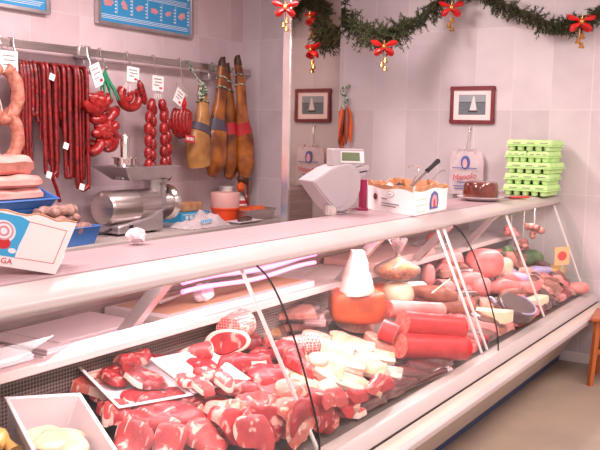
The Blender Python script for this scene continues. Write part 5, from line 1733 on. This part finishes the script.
pack(314, 325, .06, .14, .12, .05, IMR+.1, M['foam'], 'clear pack with white content touching the orange pork block')

# cream slabs
cream = [
 (330, 352, .05, .080, .055, .3, .030, 'cheese', 'white soft slab behind the cream pork slabs'),
 (352, 347, .05, .080, .045, .2, .028, 'belly', 'peach pork slab touching the orange pork block on its left side'),
 (372, 356, .05, .080, .045, .1, .025, 'belly', 'narrow cream pork slab right under the orange block'),
 (316, 352, .06, .060, .050, .3, .030, 'cheese', 'pale round piece right of the black glass joint'),
 (340, 362, .06, .085, .055, .35, .028, 'belly', 'cream pork slab in the middle of the pale row'),
 (360, 368, .05, .085, .050, .25, .025, 'belly', 'cream pork slab in front of the orange pork block'),
 (380, 372, .04, .075, .045, .2, .025, 'pinkpack', 'pinkish slab beside the long clear tray'),
 (318, 372, .06, .080, .055, .4, .030, 'belly', 'cream pork slab left of the middle, nearest the black glass joint'),
 (338, 380, .06, .085, .050, .35, .026, 'belly', 'cream pork slab above the red chops'),
 (358, 388, .04, .080, .045, .3, .025, 'belly', 'peach slab between the red chops and the cream row'),
 (312, 392, .06, .080, .050, .45, .030, 'belly', 'cream pork slab in front beside the black glass joint'),
 (334, 399, .05, .080, .045, .4, .025, 'pinkpack', 'pale pink slab just behind the red chops'),
 (328, 388, .09, .050, .030, .4, .024, 'cheese', 'small white oval piece on the cream slabs'),
 (318, 360, .10, .050, .032, .2, .026, 'cheese', 'small white mound on the pale slabs near the glass joint'),
]
for k in range(9):
    drape(318+8*k, 352+4*(k % 4)*2.2, 0, .10, .07, k*.7, .05, [M['pinkpack'], M['cheese']], 'meat_cut', 'pale cut lying underneath the cream pork slabs', 'meat', 'lower pale cuts', edge=.8, cap=.02)
rnd = random.Random(8)
for k, (px, py, h, a, b_, th, t, mk, lab) in enumerate(cream):
    c = D(px, py, h)
    if 'oval' in lab or 'mound' in lab or 'round' in lab:
        T = tilt_T(c.x, c.y, h, th)
        b = MB().ball((0, 0, 0), 1, 20); b.v = [T @ Vector((v.x*a*1.1, v.y*b_*1.4, v.z*.028)) for v in b.v]
        tag(b.build('pale_piece', M[mk], rough=.005, rfreq=20), lab, 'meat')
        continue
    T = tilt_T(c.x, c.y, h, -1.15+.25*th+rnd.uniform(-.12, .12)) @ Matrix.Rotation(rnd.uniform(.06, .2), 4, 'X') @ Matrix.Rotation(rnd.uniform(-.08, .08), 4, 'Y')
    L_, W_ = a*1.25, b_*1.05
    b = MB(); n1, n2 = 10, 6
    vs = []; fs = []; mi = []
    for sd in (0, 1):
        for q in range(n2+1):
            for p in range(n1+1):
                u, v = p/n1*2-1, q/n2*2-1
                sh = 1-.10*(abs(u)**4)*(abs(v)**2)
                vs.append((u*L_+.004*mnoise.noise(Vector((v*3, k, 0))), v*W_*sh*(1+.08*math.sin(u*2+k)), sd*t*(1-.25*max(abs(u), abs(v))**6)+.004*mnoise.noise(Vector((u*2, v*2, k)))+.010*u*u))
    N_ = (n1+1)*(n2+1)
    for q in range(n2):
        for p in range(n1):
            a_ = q*(n1+1)+p
            fs.append((a_, a_+n1+1, a_+n1+2, a_+1)); fs.append((N_+a_, N_+a_+1, N_+a_+n1+2, N_+a_+n1+1))
            m_ = 1 if q in (0, 1) and k % 2 == 0 else 0
            mi += [m_, m_]
    for p in range(n1):
        fs.append((p, p+1, N_+p+1, N_+p)); mi.append(1); a_ = n2*(n1+1)+p; fs.append((a_+1, a_, N_+a_, N_+a_+1)); mi.append(1)
    for q in range(n2):
        a_ = q*(n1+1); fs.append((a_+n1+1, a_, N_+a_, N_+a_+n1+1)); mi.append(0); a_ += n1; fs.append((a_, a_+n1+1, N_+a_+n1+1, N_+a_)); mi.append(0)
    b.add(vs, fs, mi, T)
    tag(b.build('pork_slab' if mk != 'cheese' else 'pale_piece', [M[mk], M['cheese']]), lab, 'meat')
# orange paprika pork block with a white lard cone on it
q = D(356, 322, .06); bx, by = q.x, q.y
zb = deck(by)+.055
b = MB()
n = 16; vs = []
b.ball((0, 0, 0), 1, 24)
T = RZ((bx, by, zb+.085), IMR+.1)
def sgnp(v, e): return math.copysign(abs(v)**e, v)
b.v = [T @ Vector((sgnp(v.x, .38)*.135, sgnp(v.y, .42)*.09, sgnp(v.z, .4)*.08)) for v in b.v]
tag(b.build('paprika_pork', M['paprika'], rough=.012, rfreq=14), 'orange paprika rubbed pork block carrying the white lard cone', 'meat')
raise_box(bx, by, .10, .08, zb+.165)
q = at(360, 309, Y=by-.03); zc_ = zb+.150
cH = at(359, 254.5, Y=by-.02).z-zc_-.03
b = MB(); prof = [(.083, 0), (.085, .015), (.072, .06), (.058, .11), (.044, .16), (.032, .21), (.024, cH-.02), (.020, cH-.006), (.010, cH), (.001, cH+.001)]
prof = [(.001, 0)]+prof
b.lathe(prof, 20, 0, Matrix.Translation((q.x, by-.01, zc_)))
b.v = [Vector((v.x-.12*(v.z-zc_)*.18, v.y+.04*(v.z-zc_)*0, v.z)) for v in b.v]
tag(b.build('lard_cone', M['cone'], rough=.014, rfreq=26), 'tall white cone of lard standing on the orange pork block', 'lard')

front = [(384, 398, MEAT, 'red chop at the front ledge before the long clear tray, left end'), (306, 446, MEAT, 'red chop lowest at the front ledge left of centre'), (336, 428, PORK, 'pink chop at the very front edge beneath the red ones'), (358, 416, MEAT, 'red chop at the very front edge, second from the bottom'), (376, 406, PORK, 'pink chop at the very front edge near the long clear tray')]
for k, (px, py, mt, lab) in enumerate(front):
    drape(px, py, .02, .085, .035, .55, .035, mt, 'steak', lab, 'meat', fat=(.05, .4), lift=True)
# salami rolls
def salami(pa, pb, r, label, h=.05, dz=0, m='salami'):
    a = D(*pa, h); b = D(*pb, h)
    z1 = rest(a.x, a.y, r*.5, r*.5, 90); z2 = rest(b.x, b.y, r*.5, r*.5, 90)
    mid = a.lerp(b, .5); zm = rest(mid.x, mid.y, r*.5, r*.5, 90)
    up = max(0, z1+r+.002-a.z, z2+r+.002-b.z, zm+r+.002-(a.z+b.z)/2)
    up = min(up, .015)
    a.z += up; b.z += up
    return rigid_tube([a, b], r, 'salami_roll', label, 'salami', M[m], M['salamicut'], group='salami rolls', rough=.002)
salami((400, 349), (464, 351), .060, 'front thick red salami roll with pale cut end', .07)
salami((382, 332), (396, 338), .050, 'short red salami piece with a hole, left of the long rolls', .10)
salami((403, 326), (460, 331), .060, 'rear thick red salami roll lying above the front one', .15, dz=.0)
salami((388, 312), (440, 314), .045, 'pink film wrapped roll behind the salami rolls', .15, m='cookham')
# dark wrapped tray at the front
c, T = deck_tray(410, 373, .02, .54, .17, .03, -.08, M['film'], 'clear_tray', 'long clear wrapped tray of dark meat behind the front ledge', off=.0, flare=.012, wall=.003, rim=.005)
bb = MB().box((-.23, -.065, .006), (.23, .065, .026), 0, T)
tag(bb.build('dark_meat', M['blackmeat'], bevel=.008, rough=.004), 'dark blood red meat filling the long clear tray', 'meat')
t_ = MB().box((-.10, -.03, .032), (.06, .03, .0335), 0, T).box((-.12, -.01, .0336), (-.08, .012, .0345), 1, T).box((.10, -.05, .032), (.18, -.01, .0335), 0, T)
tag(t_.build('pack_label', [M['card'], M['lilacpack']]), 'white and blue label on the long clear tray', 'label')
raise_box(c.x, c.y, .22, .07, deck(c.y)+.05)

# middle heap: hams, sausage, mortadella
def lump(px, py, h, sx, sy, sz, th, mk, name, label, cat='meat', group=None, cut=None, rough=.008, e=.8, Z=None, sink=.0, X=None):
    sx, sy, sz = sx*1.15, sy*1.15, sz*1.1
    c = D(px, py, h)
    if X: c = Vector((X[0], X[1], 0))
    z = (Z if Z is not None else min(rest(c.x, c.y, sx*.45, sy*.45, 75)+.002, deck(c.y)+max(.02, h-.02)))
    b = MB().ball((0, 0, 0), 1, 22)
    T = RZ((c.x, c.y, z+sz), IMR+th)
    b.v = [T @ Vector((sgnp(v.x, e)*sx, sgnp(v.y, e)*sy, sgnp(v.z, e)*sz)) for v in b.v]
    if cut:
        t_ = thing(name, label, cat, (c.x, c.y, z), group)
        b.build('body', M[mk], t_, rough=rough)
        T2 = T @ Matrix.Translation((-sx*.1, -sy*.9, 0)) @ Matrix.Rotation(PI/2, 4, 'X')
        MB().lathe([(.001, .02), (sz*.80, .016), (sz*.86, .0), (.001, -.01)], 24, 0, T2).build('cut_face', M[cut], t_)
    else:
        t_ = tag(b.build(name, M[mk], rough=rough), label, cat, group)
    raise_box(c.x, c.y, sx*.6, sy*.6, z+sz*1.7)
    return t_
lump(385, 294, .08, .12, .07, .06, .2, 'paprika', 'smoked_ham', 'brown orange ham behind the white lard cone')
lump(398, 298, .10, .075, .06, .065, .1, 'chicken', 'smoked_ham', 'smooth tan ham piece right of the lard cone', e=.9)
lump(432, 298, .10, .13, .04, .04, -.35, 'drysaus', 'dry_sausage', 'thick brown dry sausage behind the salami rolls')
lump(455, 310, .08, .10, .04, .04, -.3, 'drysaus', 'dry_sausage', 'brown dry sausage at the right of the salami rolls')
lump(415, 285, .12, .07, .03, .03, .5, 'foam', 'white_wrap', 'torn white plastic wrap on the brown sausages', 'wrap', rough=.015)
lump(444, 287, .10, .06, .05, .05, .1, 'mortadella', 'mortadella_piece', 'pink mortadella piece with a straw stuck beside it')
lump(428, 272, .10, .035, .035, .065, .2, 'mortadella', 'mortadella_piece', 'upright rosy mortadella half beside the dark pot')
lump(450, 264, .12, .075, .06, .075, .2, 'mortadella', 'mortadella_piece', 'big pink mortadella chunk left of the twin support rods')
lump(468, 284, .08, .09, .05, .045, .1, 'mortadella', 'mortadella_piece', 'flat pink mortadella piece crossed by the twin support rods')
lump(463, 297, .08, .08, .05, .03, .0, 'blackmeat', 'dark_sausage', 'dark sausage pieces below the twin support rods')
lump(484, 272, .13, .11, .08, .085, .2, 'cookham', 'cooked_ham', 'large pink cooked ham right of the twin support rods')
lump(482, 292, .10, .05, .04, .05, .1, 'mortadella', 'mortadella_piece', 'small round pink ham in front of the large cooked ham')
lump(505, 292, .08, .09, .05, .045, .2, 'cookham', 'cooked_ham', 'red pink ham slice pack right of the large cooked ham')
lump(503, 268, .12, .06, .06, .07, .2, 'chicken', 'roast_piece', 'golden piece between the large ham and the green garnish')
lump(478, 251, .17, .07, .05, .07, .1, 'cheese', 'cheese_piece', 'pale cream cheese lump at the rear right of the second glass joint', 'cheese')
lump(494, 249, .18, .05, .04, .06, .0, 'cheesecut', 'cheese_piece', 'pale yellow cheese block at the rear near the green garnish', 'cheese', e=.5)
lump(507, 249, .17, .05, .03, .035, .0, 'herb', 'garnish', 'dark green leafy garnish at the rear', 'garnish', rough=.02)
lump(530, 262, .10, .09, .05, .05, .3, 'herb', 'green_pack', 'green olive pack leaning near the single support rod', 'pack', rough=.01)
for k, (px, py, lab, mk) in enumerate(((515, 282, 'lilac printed film pack of meat, left of the single support rod', 'lilacpack'), (540, 272, 'lilac printed film pack right of the single support rod', 'lilacpack'), (528, 290, 'film pack of dark pink meat in front near the support rod', 'cookham'), (512, 298, 'film pack of dark slices behind the black cheese', 'drysaus'), (548, 285, 'brown film pack at the foot of the single support rod', 'drysaus'), (555, 272, 'golden film pack below the orange card', 'yellowpack'))):
    lump(px, py, .08, .085, .05, .035, .2+.1*k, mk, 'film_pack', lab, 'pack', 'film packs at the right end', rough=.012)
lump(578, 290, .04, .07, .05, .04, .3, 'cookham', 'cooked_ham', 'pale pink ham piece in the far right corner of the case')
lump(537, 303, .04, .10, .04, .03, .9, 'cheesecut', 'tan_block', 'tan cheese block next to the black rinded cheese', 'cheese', e=.4, rough=.002)
TOP = [('film_pack', 'cookham', 'loosely wrapped pink ham slices on top of the crowded right half'), ('film_pack', 'rind', 'loosely wrapped brownish red slices on top of the crowded right half'), ('film_pack', 'pinkpack', 'loosely wrapped pale slices on top of the crowded right half'), ('film_pack', 'blackmeat', 'small dark wrapped pack on top of the crowded right half'), ('film_pack', 'lilacpack', 'small lilac printed pack on top of the crowded right half'), ('cured_cut', 'drysaus', 'short brown cured cut on top of the crowded right half'), ('garnish', 'herb', 'dark green leafy bit on top of the crowded right half')]
rnd = random.Random(31)
for k in range(42):
    X = 4.5+1.65*(k+rnd.random())/42; Y = rnd.uniform(1.55, 2.05)
    pp = np.array([X, Y, deck(Y)+.05]) - EYE
    q = (pp @ RIGHT)/(pp @ FWD)*F+300, (pp @ DOWN)/(pp @ FWD)*F+225
    nm, mk, lb = TOP[(5, 3, 0, 1, 2, 3, 5, 4, 1, 6, 0, 3, 5)[k % 13]]
    drape(q[0], q[1], .05, rnd.uniform(.05, .09), rnd.uniform(.03, .055), rnd.uniform(-.8, .9), rnd.uniform(.02, .05), [M[mk], M[mk]], nm, lb, 'meat', 'upper layer in the right half: '+nm+' '+mk, wav=.2, edge=.5, cap=.075+.0006*k+(.04 if Y > 1.85 else 0), bump=.014, stiff=4)
# straw pick
a = D(432, 293, .22); b = D(450, 279, .22)
tag(MB().cyl(a, b, .004, 8).build('wooden_pick', M['cheesecut']), 'thin pale wooden pick lying across the sausages', 'pick')
# cheese wedge and black cheese at the front
c = D(490, 322, .05)
z = deck(c.y)+.04
T = RZ((c.x, c.y, z+.012), IMR+.25, 0, 0)
t_ = thing('cheese_wedge', 'pale yellow cheese wedge leaning beside the black rinded cheese', 'cheese', (c.x, c.y, z))
MB().prism([(-.15, .04), (-.05, .09), (.13, -.03), (.05, -.085)], 0, .07, 'z', 0, T).build('cheese_body', M['cheesecut'], t_, bevel=.006)
MB().prism([(-.152, .041), (-.05, .094), (-.045, .089), (-.148, .035)], .002, .068, 'z', 0, T).build('rind', M['drysaus'], t_)
c = D(512, 318, .02); z = rest(c.x, c.y, .05, .05, 60)
t_ = thing('black_cheese', 'round cheese with black shiny rind behind the front ledge', 'cheese', (c.x, c.y, z))
T = Matrix.Translation((c.x, c.y, max(z-.03, deck(c.y)+.05))) @ Matrix.Rotation(SL+.15, 4, 'X')
pts = [(.17*math.cos(a), .115*math.sin(a)) for a in np.linspace(0, 2*PI, 33)[:-1]]
MB().prism(pts, 0, .07, 'z', 0, T).build('cheese_body', M['cheeserind'], t_, bevel=.012)
MB().tube([T @ Vector((.165*math.cos(a), .11*math.sin(a), .073)) for a in np.linspace(-2.4, .3, 20)], .006, 6).build('wax_edge', M['lilacpack'], t_)
# card in the case
c = at(562, 256, X=6.12)
T = frame_T(c, Vector((.6, -.8, .1)), Vector((.12, .05, 1)))
b = MB().box((-.055, -.065, -.002), (.055, .065, .002), 0, T)
b.lathe([(.026, -.0032), (.034, -.0032), (.034, .0032), (.026, .0032)], 24, 1, T).box((-.018, -.008, -.003), (.018, .008, .003), 1, T)
b.box((-.006, -.30, -.0015), (.006, -.065, .0015), 2, T)
tag(b.build('price_sign', [M['orangesign'], M['red'], M['steel']]), 'pale orange card with a red ring mark standing in the far right of the case', 'sign')
# hanging bunch inside the case near the wall
for k, (px, py, lab) in enumerate(((511, 232, 'rosy red film wrapped bunch hanging at the rear right of the case'), (534, 229, 'smaller reddish bunch hanging beside the rosy one'), (523, 243, 'lower reddish bunch hanging below its two neighbours'))):
    c = at(px, py, X=6.02)
    t_ = thing('hanging_bunch', lab, 'meat', c, 'bunches hanging in the case')
    rnd = random.Random(k)
    b = MB()
    for q in range(9):
        p = c+Vector((rnd.uniform(-.07, .07), rnd.uniform(-.04, .04), rnd.uniform(-.05, .03)))
        b.ball(p, rnd.uniform(.022, .036), 10, sq=(1, 1, .8))
    b.build('pieces', M['cookham' if k == 0 else 'rind'], t_, rough=.008, rfreq=30)
    MB().tube([c, Vector((c.x, c.y, 1.175))], .003, 5).build('string', M['twine'], t_)
# bag of golden rinds
c = D(398, 279, .10); z = rest(c.x, c.y, .08, .06, 90)
z = at(397, 284, Y=1.90).z; c = at(397, 282, Y=1.93); zt_ = at(397, 240, Y=1.93).z; zn_ = at(397, 254, Y=1.93).z
t_ = thing('snack_bag', 'clear plastic bag of golden fried rinds knotted at the top', 'bag', (c.x, 1.93, z))
b = MB(); z0_ = z+.004; hh = zn_-z0_
b.ball((0, 0, 0), 1, 24)
T = RZ((c.x, 1.93, z0_), IMR)
def bagp(v, k=1.0):
    u = (v.z+1)/2
    w_ = (.125*math.sin(PI*min(1, (u*.62+.30)))**.7)*(1 if u < .55 else 1-.65*(u-.55)/.45)
    return T @ Vector((v.x*w_*k*1.05, v.y*.065*k*(1-.6*max(0, u-.5)), u*hh*(1 if k == 1 else .86)+(.0 if k == 1 else .004)))
b.v = [bagp(v, .93) for v in b.v]
b.build('golden_rinds', M['peanut'], t_, rough=.010, rfreq=45)
b = MB().ball((0, 0, 0), 1, 24); b.v = [bagp(v) for v in b.v]
b.build('bag_film', M['bagfilm'], t_, rough=.006)
b = MB()
tp = T @ Vector((0, 0, hh))
for k in range(9):
    a = 2*PI*k/9
    b.tube([tp+Vector((0, 0, -.015)), tp+Vector((.010*math.cos(a), .010*math.sin(a), .01)), tp+Vector((.05*math.cos(a), .04*math.sin(a), zt_-zn_+.01*(k % 2)))], [.006, .008, .012], 6)
b.build('knotted_neck', M['bagfilm'], t_)

# ------------------------------------------------------------------ on the shelf
SHZ = .9305
def sheets(px, py, lx, ly, H, a, label, m='paper', n=5, name='paper_stack', X=None):
    c = at(px, py, Z=SHZ+H*.5)
    if X: c = Vector(X)
    t = MB(); rnd = random.Random(int(px))
    for k in range(n):
        T = RZ((c.x+rnd.uniform(-.006, .006), c.y+rnd.uniform(-.006, .006), 0), a+rnd.uniform(-.02, .02))
        t.box((-lx/2, -ly/2, SHZ+H*k/n), (lx/2, ly/2, SHZ+H*(k+.92)/n), 0, T)
    return tag(t.build(name, M[m]), label, 'paper', 'paper stacks on the shelf')
sheets(55, 335, .40, .30, .028, .03, 'taller stack of pinkish white wrapping paper on the shelf at the left', X=(1.98, 2.225, 0))
sheets(8, 345, .30, .30, .03, .03, 'stack of wrapping paper at the left end of the shelf', X=(1.58, 2.225, 0), n=4)
tag(MB().box((-.20, -.13, 0), (.20, .13, .002), 0, RZ((2.06, 2.235, SHZ+.029), .03, .0)).build('paper_sheet', M['paper'], rough=.004, rfreq=8), 'loose pink sheet of wrapping paper sliding off the taller stack', 'paper')
t_ = thing('cutting_board', 'long white cutting board with a tan worn top on the shelf', 'cutting board', (2.85, 2.235, SHZ))
MB().box((2.36, 2.06, SHZ), (3.40, 2.40, SHZ+.03)).build('board', M['white'], t_, bevel=.004)
MB().box((2.40, 2.10, SHZ+.0301), (3.37, 2.38, SHZ+.0315)).build('worn_top', M['board'], t_)
crumple((2.66, 2.14, SHZ+.032), .045, 'crumpled white paper on the cutting board beside the slanted bracket', M['paper'], 'crumpled_paper', 'paper', sq=(1.2, .8, .8), amp=.3)
for k, (x, a, lab) in enumerate(((2.28, .5, 'dark bladed knife on the shelf between the paper and the cutting board'), (2.50, .25, 'long knife lying on the cutting board behind the bracket'))):
    t_ = thing('butcher_knife', lab, 'knife', (x, 2.22, SHZ), 'knives on the shelf')
    zz_ = SHZ+(.004 if k == 0 else .036)
    T = RZ((x, 2.20 if k == 0 else 2.25, zz_), a)
    MB().prism([(0, -.02), (.0, .02), (.20, .012), (.24, -.012)] if k else [(0, -.02), (.0, .02), (.10, .012), (.13, -.012)], 0, .003, 'z', 0, T).build('blade', M['steel'], t_)
    MB().tube([(-.11 if k else -.07, 0, .008), (-.05, 0, .01), (0, 0, .006)], [.013, .015, .011], 10, 0, T, flat=.5).build('handle', M['black'], t_)
t_ = thing('cutting_board', 'pink cutting board on the shelf behind the bag of golden rinds', 'cutting board', (4.35, 2.235, SHZ))
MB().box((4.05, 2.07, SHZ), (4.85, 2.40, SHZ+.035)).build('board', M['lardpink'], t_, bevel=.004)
c = Vector((5.10, 2.17, SHZ))
t_ = thing('oval_plate', 'white oval plate on the shelf near the second glass joint', 'plate', c)
b = MB().lathe([(.001, 0), (.10, 0), (.17, .028), (.173, .033), (.11, .010), (.001, .008)], 36)
b.v = [Vector((c.x+v.x*1.1, c.y+v.y*.55+.03, c.z+v.z)) for v in b.v]
b.build('plate_body', M['white'], t_)
tag(MB().ball((c.x+.02, c.y+.03, SHZ+.055), .06, 18, sq=(1.3, .7, .7)).build('ham_end', M['cookham'], rough=.008), 'pink ham end on the white oval plate', 'meat')
t_ = thing('dark_pot', 'small brown pot with pinkish lid beside the rosy mortadella', 'pot', (4.52, 1.98, 0))
c = D(424, 265, .10); z = rest(c.x, c.y, .05, .05, 85)
MB().lathe([(.001, z+.002), (.05, z+.002), (.065, z+.02), (.062, z+.085), (.07, z+.09), (.07, z+.10), (.055, z+.095), (.001, z+.09)], 24, 0, Matrix.Translation((c.x, c.y, 0))).build('pot_body', M['drysaus'], t_)
# skin-on chicken at the left edge
q = D(4, 440, .05)
tag(MB().tube(smoothpath([D(-6, 446, .08), D(0, 436, .08), D(7, 442, .08), D(14, 452, .07)], 5), [.02+.008*math.sin(i*.5) for i in range(16)], 12).build('chicken_drumstick', M['skin'], rough=.006), 'golden skinned chicken leg at the lower left corner', 'chicken')
# steel dish between tub and foam tray
deck_tray(86, 384, .03, .09, .12, .05, .5, M['steel'], 'steel_dish', 'small steel dish against the perforated panel', off=.0)

SC.view_settings.view_transform = 'Standard'
SC.view_settings.look = 'None'
SC.view_settings.gamma = 1.0
SC.view_settings.exposure = 0.32
try: SC.view_settings.use_curve_mapping = False
except Exception: pass
SC.cycles.transparent_max_bounces = 24
